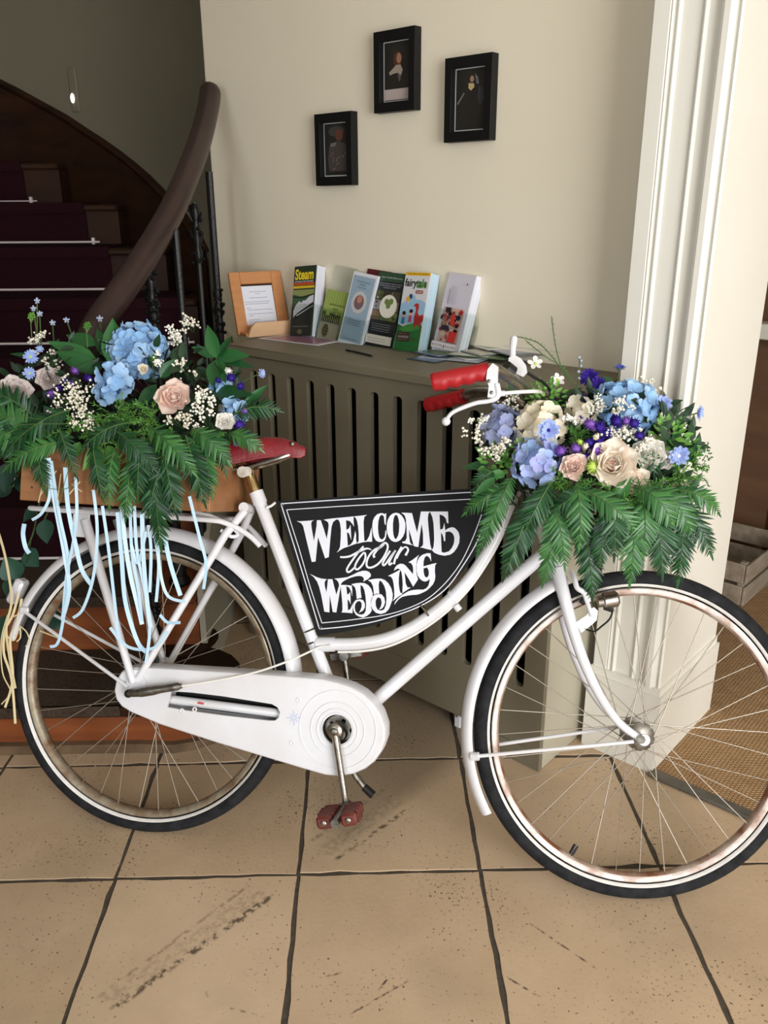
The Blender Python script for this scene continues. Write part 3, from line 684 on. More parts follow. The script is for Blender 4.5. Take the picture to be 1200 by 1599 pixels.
dt0 = bb; dt1 = BP(846, 868, 0)
P_('down_tube', TUBE([dt0, dt1], .0155, 16), M_white)
hd1 = MBI @ (MF @ FP(866, 880, 0)); hd0 = BP(815, 700, 0)
P_('head_tube', TUBE([hd1+(hd0-hd1)*.06, hd0], .0185, 16), M_white)
P_('bottom_bracket', TUBE([bb+V((0, 0, -.035)), bb+V((0, 0, .04))], .021, 16), M_white)
ax = V((0, .35, 0)); nearax = V((.006, .352, .082)); 
P_('chain_stay', TUBE([bb+V((-.0, -.002, .034)), BP(430, 1113, .055), BP(250, 1090, .055), BP(222, 1083, .055)], [.010, .0105, .0105, .008], 12), M_white)
P_('chain_stay', TUBE([bb+V((0, 0, -.034)), V((.05, .35, -.065)), ax+V((0, 0, -.065))], .009, 10), M_white)
ssn = BP(384, 795, .014)
for s, nm in ((1, 'seat_stay'), (-1, 'seat_stay')):
    lo = BP(214, 1063, .080); hi = BP(382, 798, .022)
    P_(nm, TUBE([V((hi.x, hi.y, s*hi.z)), V((hi.x-.02, hi.y-.03, s*.05)).lerp(V((lo.x, lo.y, s*lo.z)).lerp(V((hi.x, hi.y, s*.05)), .8), .5), V((lo.x, lo.y, s*lo.z))], [.0095, .0095, .0085], 12), M_white)
    lo2 = BP(208, 1066, .086); hi2 = BP(133, 812, .075)
    P_('rack_strut', TUBE([V((hi2.x, hi2.y, s*hi2.z)), V((lo2.x, lo2.y, s*lo2.z))], [.0115, .0085], 12), M_white)
    f0 = BP(36, 953, .034); f1 = BP(200, 1073, .086)
    P_('mudguard_stay', TUBE([V((f0.x, f0.y, s*f0.z)), V((f1.x, f1.y, s*f1.z))], .0042, 8), M_white)
    P_('stay_lug', G().bbox(-.011, .011, -.008, .008, -.004, .004, .002, MX.Translation((f0.x+.004, f0.y, s*(f0.z)))), M_white)
    P_('dropout_plate', G().prism([(-.02, .335), (.0, .328), (.022, .34), (.03, .375), (.012, .40), (-.012, .40), (-.02, .36)], s*.078, s*.082), M_white)
P_('seat_cluster_bolt', TUBE([ssn+V((0, 0, -.03)), ssn+V((0, .004, .016))], .012, 12), M_white)
P_('rear_axle', TUBE([ax+V((0, 0, -.09)), ax+V((0, 0, .098))], .006, 10), M_steel)
# carrier rack over the rear wheel
rk = BP(133, 806, .075); ry = .752
RK = P_('carrier_rack', TUBE(spline([(-.30, ry-.004, .0), (-.29, ry, .05), (-.25, ry, .072), (.12, ry, .072), (.19, ry-.006, .055), (.235, ry-.03, .03), (.262, ry-.055, .02)], 4), .0062, 10), M_white)
P_('carrier_rail', TUBE(spline([(-.30, ry-.004, .0), (-.29, ry, -.05), (-.25, ry, -.072), (.12, ry, -.072), (.19, ry-.006, -.055), (.262, ry-.055, -.02)], 4), .0062, 10), M_white, RK)
for x in (-.24, -.08, .06, .15): P_('cross_bar', TUBE([(x, ry, -.072), (x, ry, .072)], .005, 8), M_white, RK)
P_('centre_plate', G().bbox(-.25, .16, ry-.003, ry+.003, -.018, .018, .002), M_white, RK)
P_('spring_bar', TUBE(spline([BP(300, 799, .05), BP(330, 806, .05), BP(352, 817, .04), BP(372, 833, .03), BP(362, 838, .04), BP(345, 828, .05)], 4), .0045, 8), M_white, RK)
P_('end_plate', G().bbox(-.03, .012, -.05, .006, -.004, .004, .003, MX.Translation((hi2.x, hi2.y+.01, .076))), M_white, RK)
# chain case
cco = [(207, 1041), (250, 1042), (300, 1045), (400, 1051), (480, 1057), (505, 1059), (530, 1065), (550, 1072), (569, 1083), (585, 1098), (596, 1115), (603, 1136), (603, 1155), (597, 1173), (586, 1189), (571, 1201), (553, 1209), (530, 1213), (508, 1211), (480, 1203), (440, 1191), (340, 1161), (250, 1132), (205, 1113), (190, 1104), (181, 1092), (178, 1078), (181, 1062), (189, 1049), (197, 1043)]
hole = [(268, 1079), (300, 1081), (350, 1087), (425, 1099), (434, 1104), (438, 1112), (436, 1120), (430, 1125), (420, 1125), (350, 1117), (290, 1109), (262, 1104)]
ck = BP(527, 1139, .074)
co_ = [tuple(BP(u, v, .074))[:2] for u, v in cco]; ho = [tuple(BP(u, v, .074))[:2] for u, v in hole]
circ = [(ck.x+.033*cos(2*pi*i/28), ck.y+.033*sin(2*pi*i/28)) for i in range(28)]
cx_ = sum(p[0] for p in co_)/len(co_); cy_ = sum(p[1] for p in co_)/len(co_)
def inset(poly, d):
    n = len(poly); out = []
    for i in range(n):
        a, b, c = V((*poly[i-1], 0)), V((*poly[i], 0)), V((*poly[(i+1) % n], 0)); t = (c-a).normalized(); nn = V((-t.y, t.x, 0))
        q = b+nn*d
        out.append((q.x, q.y))
    return out
ar = sum(co_[i][0]*co_[(i+1) % len(co_)][1]-co_[(i+1) % len(co_)][0]*co_[i][1] for i in range(len(co_)))
sg = 1 if ar > 0 else -1
g = G(); inn = inset(co_, sg*.006); in2 = inset(co_, sg*.003)
g.prism(inn, .070, .0765, None, [ho, circ])
nn_ = len(co_); vs = [(x, y, .0765) for x, y in inn]+[(x, y, .0755) for x, y in in2]+[(x, y, .070) for x, y in co_]+[(x, y, .030) for x, y in co_]
g.add(vs, [(r*nn_+i, r*nn_+(i+1) % nn_, (r+1)*nn_+(i+1) % nn_, (r+1)*nn_+i) for r in range(3) for i in range(nn_)])
CC = P_('chain_case', g, M_white, smooth=40)
P_('back_plate', G().prism(co_, .027, .030, None, [ho, circ]), M_white, CC)
def ring(px, r, w_, par=CC, m=M_white, h=.0014):
    c = BP(px[0], px[1], .0765)
    return P_('pressed_ring', G().lathe([(r-w_, .0), (r-w_*.5, h), (r+w_*.5, h), (r+w_, 0)], 48, M=MX.Translation((c.x, c.y, .0764))), m, par, smooth=60)
ring((527, 1139), .0455, .0022); ring((527, 1139), .060, .0018); ring((527, 1139), .0365, .0014); ring((527, 1139), .086, .0012)
for q in ((466, 1093), (456, 1160), (284, 1110), (304, 1108)): ring(q, .0042, .0018)
P_('slot_inner_shadow_box', G().prism([(x, y) for x, y in inset(ho, -sg*.004)], .031, .033), M_blackpl, CC)
star = BP(459, 1121, .077)
g = G()
for k in range(8):
    a = k*pi/4+.1; g.box(-.0009, .0009, .003, .017 if k % 2 == 0 else .012, 0, .0004, MX.Translation((star.x, star.y, .0768)) @ MX.Rotation(a, 4, 'Z'))
P_('painted_star', g, flat((178, 190, 226)), CC, smooth=0, label='faint pale blue star mark')
pr = BP(313, 1098, .066); P_('paint_chip', G().prism([(pr.x-.008, pr.y-.002), (pr.x+.007, pr.y-.003), (pr.x+.009, pr.y+.001), (pr.x-.004, pr.y+.003)], .0652, .0660), flat((190, 70, 72)), CC)
# chainring, cranks, pedals
g = G(); notch = []
for i in range(40):
    a = 2*pi*i/40; r = .040; notch.append((bb.x+r*cos(a), bb.y+r*sin(a)))
hl = [[(bb.x+.027*cos(t)+.0055*cos(2*pi*j/8), bb.y+.027*sin(t)+.0055*sin(2*pi*j/8)) for j in range(8)] for t in [2*pi*k/6+.3 for k in range(6)]]
g.prism(notch, .052, .056, None, hl); g.lathe([(.0, .068), (.014, .068), (.017, .060), (.017, .05)], 20, M=MX.Translation((bb.x, bb.y, 0)))
P_('chainring', g, M_steel)
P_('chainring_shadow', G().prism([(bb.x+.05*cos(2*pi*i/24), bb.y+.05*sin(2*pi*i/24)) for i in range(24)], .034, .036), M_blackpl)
c0_ = BP(523, 1141, .088); c1_ = BP(541, 1258, .098)
def crank(c0, c1):
    d = (c1-c0); L = d.length; m = MX.Translation(c0) @ d.to_track_quat('Z', 'Y').to_matrix().to_4x4()
    return G().tube([c0, c0+d*.15, c0+d*.85, c1], [.010, .0085, .007, .0075], 12).lathe([(0, -.010), (.016, -.010), (.017, -.004), (.017, .005), (.011, .009), (0, .009)], 20, M=MX.Translation(c0)).lathe([(0, -.009), (.011, -.009), (.012, 0), (.011, .009), (0, .009)], 16, M=MX.Translation(c1))
P_('crank_arm', crank(c0_, c1_), M_chrome, label='near crank arm hanging down')
c2_ = V((2*bb.x-c1_.x, 2*bb.y-c1_.y, -.085)); c20 = V((bb.x, bb.y, -.07))
P_('crank_arm', crank(c20, c2_), M_steel)
P_('crank_axle', TUBE([c20, c0_], .009, 10), M_steel)
P_('crank_bolt', G().ball((c0_.x, c0_.y, c0_.z+.009), .009, 10, 6, (1, 1, .4)), M_steel)
def pedal(c, s):
    m = MX.Translation(c) @ MX.Rotation(RAD(14), 4, 'Z')
    pd = P_('pedal', G().tube([(0, 0, -.004*s), (0, 0, .092*s)], .009, 10).tube([(0, 0, .090*s), (0, 0, .1*s)], .009, 12), M_steel, M=m)
    for x in (-.026, .026):
        g = G(); z0, z1 = sorted((.012*s, .088*s))
        g.bbox(x-.017, x+.017, -.0135, .0135, z0, z1, .005)
        for zz in (.3, .5, .7): q = z0+(z1-z0)*zz; g.bbox(x-.0178, x+.0178, -.0143, .0143, q-.003, q+.003, .001)
        P_('rubber_block', g, M_pedal, pd)
        P_('reflector_stud', G().ball((x, 0, s*.089), .0065, 8, 6, (1, 1, .5)), M_chrome, pd)
    P_('end_bracket', G().bbox(-.04, .04, -.010, .010, min(.006*s, .012*s), max(.006*s, .012*s), .002), M_steel, pd)
pedal(c1_+V((0, 0, .006)), 1); pedal(c2_-V((0, 0, .006)), -1)
# kickstand
P_('kickstand', TUBE([BP(548, 1195, 0), BP(556, 1212, 0), BP(573, 1234, 0)], [.008, .0075, .007], 10), M_steel)
P_('kickstand_foot', TUBE([BP(569, 1229, 0), BP(583, 1242, 0.004)], [.009, .0095], 10), M_blackpl)
# gear shifter sleeve and cable
P_('gear_sleeve', TUBE(spline([BP(203, 1082, .100), BP(214, 1082, .102), BP(240, 1078, .100), (BP(272, 1073, .098)), BP(284, 1071, .096)], 3), [.009]*4+[.011]*3+[.009]*4+[.006]*2, 12), M_steel)
P_('axle_nut', G().ball(tuple(BP(201, 1083, .1)), .010, 10, 6), M_blackpl)
P_('gear_cable', TUBE(spline([BP(284, 1071, .096), BP(330, 1064, .09), BP(390, 1052, .08), BP(430, 1040, .07), BP(470, 1024, .045), BP(498, 1011, .022), BP(516, 1008, .020)], 5), .0024, 8), M_cablewhite)
# saddle
rg = [(478, 699, .004), (472, 696, .010), (460, 689, .017), (440, 683, .024), (415, 682, .034), (385, 686, .055), (350, 690, .080), (318, 690, .098), (290, 686, .098), (272, 684, .082), (266, 685, .05)]
vs = []; NS = 13
for i, (u, v, hw) in enumerate(rg):
    q = BP(u, v, 0); dep = [.008, .018, .028, .036, .042, .048, .052, .052, .046, .036, .026][i]
    for j in range(NS):
        t = -1+2*j/(NS-1); z = hw*sin(t*pi/2)*(1 if abs(t) < .9 else 1.0); y = q.y-dep*(abs(t)**3.2)-.004*abs(t)
        vs.append((q.x, y, z))
g = G(); nr = len(rg)
g.add(vs, [(i*NS+j, i*NS+j+1, i*NS+NS+j+1, i*NS+NS+j) for i in range(nr-1) for j in range(NS-1)])
g.add([(x, y-.006, z*.93) for x, y, z in vs], [(i*NS+j, i*NS+NS+j, i*NS+NS+j+1, i*NS+j+1) for i in range(nr-1) for j in range(NS-1)])
SD = P_('saddle', g, M_saddle, smooth=60, label='worn dark red leather saddle')
P_('rivet', G().ball(tuple(BP(456, 693, .019)), .0055, 10, 6, (1, 1, .4)), M_steel, SD)
for s in (1, -1):
    P_('saddle_rail', TUBE(spline([BP(462, 700, 0)+V((0, -.01, s*.008)), BP(440, 716, 0)+V((0, 0, s*.02)), BP(415, 724, 0)+V((0, 0, s*.026)), BP(380, 732, 0)+V((0, 0, s*.028)), BP(335, 738, 0)+V((0, 0, s*.04)), BP(290, 728, 0)+V((0, 0, s*.06)), BP(275, 705, 0)+V((0, 0, s*.07))], 4), .0055, 8), M_chrome, SD)
P_('saddle_clamp', G().tube([BP(386, 736, -.04), BP(386, 736, .04)], .011, 12).tube([BP(379, 737, .038), BP(379, 737, .05)], .013, 12), M_chrome, SD)
P_('saddle_skirt', G().prism([tuple(BP(u, v, .0))[:2] for u, v in ((340, 704), (380, 708), (420, 702), (455, 697), (430, 712), (395, 722), (350, 720))], -.010, .010), M_saddle, SD)
# handlebar, grips, levers
hb0 = BP(822, 650, 0)
P_('stem', TUBE([hd0, BP(822, 690, 0), hb0, hb0+V((.0, .02, 0))], .0125, 12), M_chrome)
CF = -.205
near = [hb0+V((0, .012, 0)), BP(828, 628, .06), BP(822, 612, .12), BP(810, 600, .17), BP(795, 588, .21), BP(780, 580, .238), BP(766, 577, .25), BP(720, 586, .255), BP(676, 595, .257)]
far = [hb0+V((0, .012, 0)), BP(812, 632, -.03), BP(795, 622, -.055), BP(770, 614, -.092), BP(748, 612, -.122), BP(727, 617, -.150), BP(695, 625, -.178), BP(667, 632, CF)]
HBR = P_('handlebar', TUBE(spline(near, 5), .0112, 12).tube(spline(far, 5), .0112, 12), M_chrome, smooth=60)
def grip(a, b, side, lab):
    d = b-a; L = d.length; T = d.normalized(); k = 26; pts = [a+d*(i/k) for i in range(k+1)]
    m = frame(a, *( (lambda x, y, z: (x, y, z))(T.cross(V((0, 0, 1))).normalized(), V((0, 0, 1)), T)))
    vs = []; n = 14
    xx = V((0, 1, 0))-T*T.y; xx.normalize(); yy = T.cross(xx)
    for i in range(k+1):
        t = i/k; R = .0158+.0012*t
        if i == 0: R = .0175
        if i == k: R = .0135
        for j in range(n):
            an = 2*pi*j/n; low = max(0, -cos(an)); r = R+low*.0045*(abs(sin(t*pi*4.2)) if .08 < t < .88 else .6)
            p = pts[i]+xx*cos(an)*r+yy*sin(an)*r; vs.append(p)
    g = G(); g.add(vs, [(i*n+j, i*n+(j+1) % n, (i+1)*n+(j+1) % n, (i+1)*n+j) for i in range(k) for j in range(n)]+[tuple(range(n-1, -1, -1)), tuple(k*n+j for j in range(n))])
    return P_('grip', g, M_red, HBR, smooth=50, label=lab)
grip(BP(764, 578, .25), BP(674, 596, .257), 1, 'near red ribbed rubber grip')
grip(BP(724, 618, -.152), BP(666, 632, CF), -1, 'far red ribbed rubber grip')
lv = spline([BP(776, 600, .262), BP(778, 618, .262), BP(765, 626, .262), BP(745, 629, .264), BP(722, 637, .266), BP(706, 645, .268), BP(698, 655, .268)], 4)
LV = P_('brake_lever', TUBE(lv, [.009]*4+[.008]*4+[.0062]*9+[.0058]*8, 10, sx=.7).ball(tuple(BP(697, 658, .268)), .0088, 10, 8), M_white, HBR, smooth=60)
P_('lever_bracket', G().prism([tuple(BP(u, v, .26))[:2] for u, v in ((762, 578), (770, 568), (779, 574), (778, 590), (779, 612), (776, 622), (762, 621), (764, 604), (760, 592))], .248, .268), M_white, HBR)
for q in ((764, 595), (768, 613)): P_('lever_rivet', G().ball(tuple(BP(q[0], q[1], .269)), .0036, 8, 6, (1, 1, .5)), M_steel, HBR)
P_('cable_barrel', TUBE([BP(777, 615, .262), BP(789, 614, .262)], .0055, 10), M_white, HBR)
P_('lever_cable', TUBE(spline([BP(786, 614, .262), BP(812, 612, .25), BP(836, 611, .24), BP(844, 612, .14), BP(848, 614, .04)], 4), .0036, 8), M_cablewhite, HBR)
bc = BP(808, 572, .16)
P_('gear_lever', G().prism([tuple(BP(u, v, .16))[:2] for u, v in ((795, 559), (804, 555), (814, 560), (822, 571), (824, 582), (817, 589), (808, 585), (800, 577), (794, 568))], .152, .164).tube([BP(801, 560, .158), BP(801, 545, .158), BP(803, 530, .158)], [.006, .0065, .0075], 10).ball(tuple(BP(803, 529, .158)), .0075, 10, 6), M_white, HBR)
P_('shifter_band', TUBE([BP(789, 574, .20), BP(800, 583, .19)], .0150, 14), M_blackpl, HBR)
P_('shifter_cable', TUBE(spline([BP(824, 582, .155), BP(838, 591, .14), BP(852, 600, .12), BP(870, 625, .08)], 4), .0034, 8), M_blackpl, HBR)
# fork (in the steered front frame)
def FPm(u, v, c): return MX.Identity(4) and (Mfw @ FP(u, v, c))
bl = [(871, 888, .020), (880, 925, .034), (893, 975, .044), (911, 1030, .050), (936, 1084, .053), (966, 1127, .054), (998, 1152, .054)]
nb = spline([FPm(*q) for q in bl], 4); 
FK = P_('fork', TUBE(nb, [.0150-.0075*i/(len(nb)-1) for i in range(len(nb))], 12), M_white, smooth=60)
bf = [FP(*q) for q in bl]; fb = spline([Mfw @ V((q.x, q.y, -q.z)) for q in bf], 4)
P_('fork_blade', TUBE(fb, [.0135-.006*i/(len(fb)-1) for i in range(len(fb))], 12), M_white, FK)
P_('fork_crown', TUBE([FPm(868, 874, 0), FPm(872, 893, 0)], .022, 14).tube([FPm(871, 888, .026), FPm(871, 888, -.026)], .016, 12), M_white, FK)
P_('axle_nut', TUBE([FPm(1001, 1154, .05), FPm(1002, 1155, .068)], .009, 8), M_steel, FK)
P_('dropout', G().lathe([(0, .0545), (.012, .0545), (.012, .0585), (0, .0585)], 16, M=Mfw @ MX.Translation((0, .35, 0))), M_white, FK)
for s in (1, -1):
    e0 = FP(744, 1181, .034); e1 = FP(990, 1158, .064)
    P_('mudguard_stay', TUBE([Mfw @ V((e0.x, e0.y, s*e0.z)), Mfw @ V((e1.x, e1.y, s*e1.z))], .0040, 8), M_white, FK)
    if s > 0: P_('stay_lug', TUBE([Mfw @ FP(737, 1181, .030), Mfw @ FP(748, 1181, .036)], .009, 10), M_white, FK)
# front brake caliper and dynamo
P_('brake_caliper', TUBE(spline([FPm(893, 893, .03), FPm(898, 905, .05), FPm(902, 918, .056), FPm(912, 925, .055), FPm(922, 938, .05)], 4), .0055, 8).tube([FPm(912, 925, .055), FPm(925, 962, .055)], .0045, 8), M_white, FK)
P_('brake_block', G().bbox(-.006, .006, -.022, .022, -.006, .006, .002, MX.Translation(FPm(918, 930, .03)) @ MX.Rotation(RAD(-35), 4, 'Z')), M_blackpl, FK)
P_('dynamo_bracket', G().prism([tuple(FP(u, v, .05))[:2] for u, v in ((899, 972), (917, 960), (920, 952), (928, 948), (934, 954), (932, 968), (926, 974), (908, 988))], .046, .052, Mfw), M_white, FK)
dy0, dy1 = FPm(934, 940, .055), FPm(966, 934, .055)
P_('dynamo', TUBE([dy0, dy0.lerp(dy1, .25), dy0.lerp(dy1, .3), dy0.lerp(dy1, .9), dy1], [.012, .013, .0175, .0175, .013], 18), M_chrome, FK)
P_('dynamo_base', TUBE([FPm(945, 946, .055), FPm(957, 950, .055)], .009, 10), M_blackpl, FK)
P_('dynamo_wire', TUBE(spline([FPm(958, 951, .055), FPm(953, 966, .055), FPm(940, 978, .054), FPm(928, 986, .052), FPm(912, 981, .05)], 4), .0022, 6), M_blackpl, FK)
# rear lamp bracket on the mudguard end
P_('lamp_housing', G().bbox(-.014, .012, -.035, .030, -.018, .018, .006, MX.Translation(BP(29, 922, .0)) @ MX.Rotation(RAD(-24), 4, 'Z')), M_white)
# ------------------------------------------------------------------ crate on the carrier
CRT = thing('flower_crate', 'honey-coloured wooden crate full of flowers on the rear carrier', 'crate', MB @ MX.Translation((-.262, .772, -.155)))
CL, CHh, CD = .452, .125, .31
part('front_board', G().bbox(0, CL, 0, CHh, CD-.012, CD, .002), M_crate, CRT)
part('back_board', G().bbox(0, CL, 0, CHh, 0, .012, .002), M_crate, CRT)
part('end_board', G().bbox(0, .012, 0, CHh, .0125, CD-.0125, .002), M_crate, CRT)
part('end_board', G().bbox(CL-.012, CL, 0, CHh, .0125, CD-.0125, .002), M_crate, CRT)
for k in range(3): part('bottom_board', G().bbox(.0125, CL-.0125, .0, .008, .014+k*.096, .014+k*.096+.092, .002), M_crate, CRT)
for x, z in ((.03, CD+.0005), (.03, CD+.0005), (CL-.03, CD+.0005)):
    part('nail', G().ball((x, .03, z), .0025, 6, 4), M_steel, CRT)
# ------------------------------------------------------------------ wicker basket on the handlebar
bq = BP(838, 800, 0)
BM = MB @ MX.Translation((bq.x+.045, .742, -.10))
BSK = thing('wicker_basket', 'off-white wicker basket hanging at the handlebar under the ferns', 'basket', BM)
LX, LZ, HH = .235, .175, .135
def rect_path(t, grow):                    # rounded rectangle, t in 0..1
    P = 2*(LX+LZ); d = (t % 1)*P; gx, gz = LX+grow, LZ+grow; ox, oz = -grow/2, -grow/2
    if d < LX: return (ox+gx*d/LX, oz+gz, 0, 1)
    d -= LX
    if d < LZ: return (ox+gx, oz+gz-gz*d/LZ, 1, 0)
    d -= LZ
    if d < LX: return (ox+gx-gx*d/LX, oz, 0, -1)
    d -= LX
    return (ox, oz+gz*d/LZ, -1, 0)
NSK = 40
g = G()
for r in range(13):
    y = .006+r*.0100; grow = .02*y/HH; pts = []
    for i in range(NSK*3+1):
        t = i/(NSK*3); x, z, nx, nz = rect_path(t, grow); o = .0042*sin(t*NSK*pi+r*pi)
        pts.append((x+nx*o, y, z+nz*o))
    g.tube(pts, .0046, 5, caps=False)
o = part('woven_strands', g, M_wicker, BSK, smooth=60, kind='stuff')
for k in range(NSK):
    x, z, nx, nz = rect_path((k+.0)/NSK, 0); x2, z2, _, _ = rect_path(k/NSK, .02)
    part('stake', TUBE([(x, 0, z), (x2, HH, z2)], .003, 6), M_wicker, BSK)
g = G(); pts = []
for i in range(81): x, z, nx, nz = rect_path(i/80, .024); pts.append((x, HH+.004+.003*sin(i*2), z))
g.tube(pts, .009, 8, caps=False); part('rim', g, M_wicker, BSK)
part('base', G().bbox(0, LX, 0, .006, 0, LZ, .002), M_wicker, BSK)
for x in (.07, .17): part('leather_strap', G().bbox(x-.008, x+.008, HH-.05, HH+.012, -.012, -.008, .001), flat((120, 84, 60)), BSK)
# ------------------------------------------------------------------ welcome sign
SGM = MB @ MX.Translation((0, 0, .0))
SG = thing('welcome_sign', 'black hand-lettered signboard reading welcome to our wedding tied in the bicycle frame', 'sign', SGM)
bo = [(432, 783), (500, 778), (600, 771), (700, 765), (775, 761), (778, 785), (770, 815), (760, 837), (748, 859), (734, 879), (716, 900), (695, 919), (675, 935), (654, 948), (632, 959), (610, 968), (586, 976), (562, 982), (530, 988), (496, 993)]
def bp2(l, c=.0075): return [tuple(BP(u, v, c))[:2] for u, v in l]
part('board', G().prism(bp2(bo), .0, .0075), M_board, SG, smooth=0)
def zq(l, ox, oy, s=8.0): return [(ox+x/s, oy+y/s) for x, y in l]
LET = []
A_, B2, C_, D_ = (455, 790), (575, 780), (475, 885), (580, 850)
def let(name, o, pts, holes=()): LET.append((name, zq(pts, *o), [zq(h, *o) for h in holes]))
let('w', A_, [(70,190),(110,192),(200,186),(285,178),(258,192),(250,225),(258,290),(285,440),(305,330),(318,250),(322,178),(370,178),(410,295),(445,412),(462,310),(470,240),(462,205),(440,188),(405,172),(470,162),(562,152),(600,168),(560,172),(525,200),(505,260),(490,400),(470,640),(425,655),(380,520),(335,390),(320,540),(305,695),(258,700),(205,480),(150,250),(125,215)])
let('e', A_, [(562,152),(680,141),(780,131),(780,190),(785,258),(765,225),(735,190),(685,178),(688,240),(690,300),(722,282),(742,235),(747,330),(752,425),(735,380),(725,345),(697,325),(702,410),(708,500),(745,480),(775,440),(790,370),(800,310),(812,360),(810,410),(822,468),(735,500),(650,530),(610,555),(570,582),(595,550),(612,510),(620,400),(622,300),(612,220),(600,185)])
let('l', A_, [(782,131),(870,122),(950,112),(915,135),(905,200),(908,320),(915,440),(945,432),(975,380),(1005,270),(1010,350),(1012,447),(960,446),(905,452),(822,472),(845,440),(845,350),(838,260),(825,190),(808,150)])
let('c', B2, [(228,172),(225,250),(222,322),(207,300),(200,215),(185,195),(165,192),(145,215),(130,270),(125,350),(130,420),(142,475),(165,498),(188,495),(210,465),(222,380),(233,400),(230,440),(222,485),(200,520),(170,530),(135,530),(100,512),(72,465),(58,400),(54,330),(62,265),(82,220),(115,185),(150,172),(180,170),(207,182)])
let('o', B2, [(345,165),(385,172),(420,200),(448,240),(466,290),(468,350),(460,410),(440,460),(405,505),(365,527),(330,530),(290,510),(262,475),(243,425),(235,365),(238,300),(250,250),(272,208),(305,178)], [[(350,190),(370,205),(385,250),(392,320),(388,400),(378,450),(350,498),(330,480),(318,440),(312,380),(312,300),(322,230),(335,200)]])
let('m', B2, [(415,165),(480,166),(550,170),(580,290),(614,412),(640,280),(662,150),(700,150),(776,150),(755,180),(748,240),(755,330),(765,440),(778,560),(798,632),(740,620),(690,605),(650,598),(675,585),(690,560),(688,430),(672,300),(650,440),(630,592),(600,590),(572,578),(545,480),(512,372),(514,450),(525,535),(545,560),(572,574),(500,558),(430,542),(430,525),(465,520),(485,480),(483,360),(475,250),(462,205),(445,185)])
let('e', B2, [(776,150),(890,150),(1000,150),(1003,230),(1005,300),(985,290),(975,240),(945,205),(895,185),(897,280),(903,378),(935,365),(945,330),(955,290),(960,340),(966,386),(1000,360),(1050,345),(1085,355),(1110,380),(1135,415),(1146,470),(1140,540),(1115,600),(1075,655),(1030,688),(960,702),(890,690),(830,665),(800,634),(820,590),(828,500),(825,400),(818,290),(805,220),(790,185)], [[(968,408),(1000,400),(1030,402),(1060,425),(1078,465),(1080,510),(1070,560),(1045,610),(1010,648),(950,665),(920,655),(915,530),(912,415),(930,435),(942,470),(950,520),(965,520),(966,460)]])
let('w', C_, [(75,90),(120,110),(160,130),(220,148),(290,155),(268,170),(258,200),(262,250),(282,320),(292,240),(300,155),(355,155),(378,250),(405,348),(425,285),(440,232),(432,195),(410,165),(378,148),(450,142),(540,130),(610,100),(680,65),(735,50),(780,50),(815,65),(835,92),(835,120),(800,155),(740,185),(750,160),(745,135),(720,118),(690,114),(640,120),(580,138),(530,160),(490,182),(462,215),(450,290),(428,430),(405,570),(360,565),(340,450),(322,350),(320,460),(318,570),(255,560),(235,450),(215,350),(190,250),(165,185),(120,125)])
let('e', C_, [(458,225),(530,228),(598,236),(604,300),(602,370),(590,310),(565,260),(528,240),(533,290),(540,345),(560,340),(578,310),(583,400),(582,470),(568,430),(545,405),(546,470),(550,545),(578,530),(598,490),(610,455),(610,520),(606,580),(540,574),(470,570),(482,545),(480,450),(470,350),(462,280)])
let('d', C_, [(592,218),(650,205),(705,200),(760,205),(805,230),(840,275),(860,335),(858,400),(838,455),(838,500),(848,545),(828,580),(790,612),(740,635),(690,622),(650,600),(622,555),(612,500),(620,450),(650,415),(700,404),(740,418),(762,460),(760,510),(738,548),(685,577),(705,545),(722,500),(720,450),(698,428),(668,432),(642,462),(634,510),(645,560),(678,592),(720,598),(752,585),(772,550),(778,470),(770,370),(755,290),(735,245),(706,225),(708,300),(720,388),(690,392),(660,402),(652,310),(640,260),(620,238)])
let('d', C_, [(800,168),(850,155),(905,148),(965,148),(1010,165),(1055,205),(1090,265),(1110,340),(1105,410),(1085,470),(1060,530),(1020,572),(960,590),(900,575),(860,535),(835,480),(832,425),(850,380),(885,350),(930,340),(970,345),(1003,385),(1014,440),(1000,490),(975,522),(936,535),(960,500),(972,450),(962,400),(940,382),(912,390),(895,430),(898,490),(920,535),(960,548),(1000,535),(1025,480),(1032,400),(1025,310),(1005,240),(975,190),(945,170),(934,220),(936,280),(942,335),(905,335),(875,348),(870,290),(862,240),(840,195)])
let('i', D_, [(210,395),(290,355),(368,312),(352,360),(345,420),(345,500),(355,575),(368,608),(390,610),(385,625),(345,650),(305,680),(268,712),(285,675),(290,640),(288,560),(280,490),(268,435),(245,402)])
let('n', D_, [(285,330),(295,295),(320,262),(360,242),(400,245),(430,265),(470,310),(522,372),(526,320),(520,270),(500,235),(465,225),(510,198),(555,165),(600,130),(582,165),(570,210),(562,290),(567,370),(586,438),(555,485),(525,530),(475,440),(418,348),(424,420),(432,490),(452,535),(495,540),(440,575),(392,608),(392,560),(395,500),(390,420),(380,350),(365,315),(335,302),(305,315)])
let('g', D_, [(700,110),(742,112),(748,160),(750,215),(738,185),(718,155),(690,142),(668,165),(655,215),(653,275),(700,262),(770,242),(820,233),(800,262),(795,330),(802,400),(795,450),(772,500),(730,545),(690,580),(650,600),(600,622),(560,630),(510,632),(450,640),(390,655),(345,685),(310,728),(290,755),(298,720),(330,680),(390,630),(460,588),(510,572),(580,565),(650,566),(690,548),(716,515),(728,470),(732,430),(705,455),(675,465),(640,455),(605,425),(580,385),(568,330),(568,260),(580,205),(605,160),(640,130)], [[(655,300),(700,288),(718,325),(722,370),(710,405),(685,415),(665,390),(655,340)]])
for nm, pl_, hs in LET:
    g = G(); g.prism(bp2(pl_), .0075, .0083, None, [bp2(h) for h in hs]); part('painted_letter', g, M_letter, SG, smooth=0)
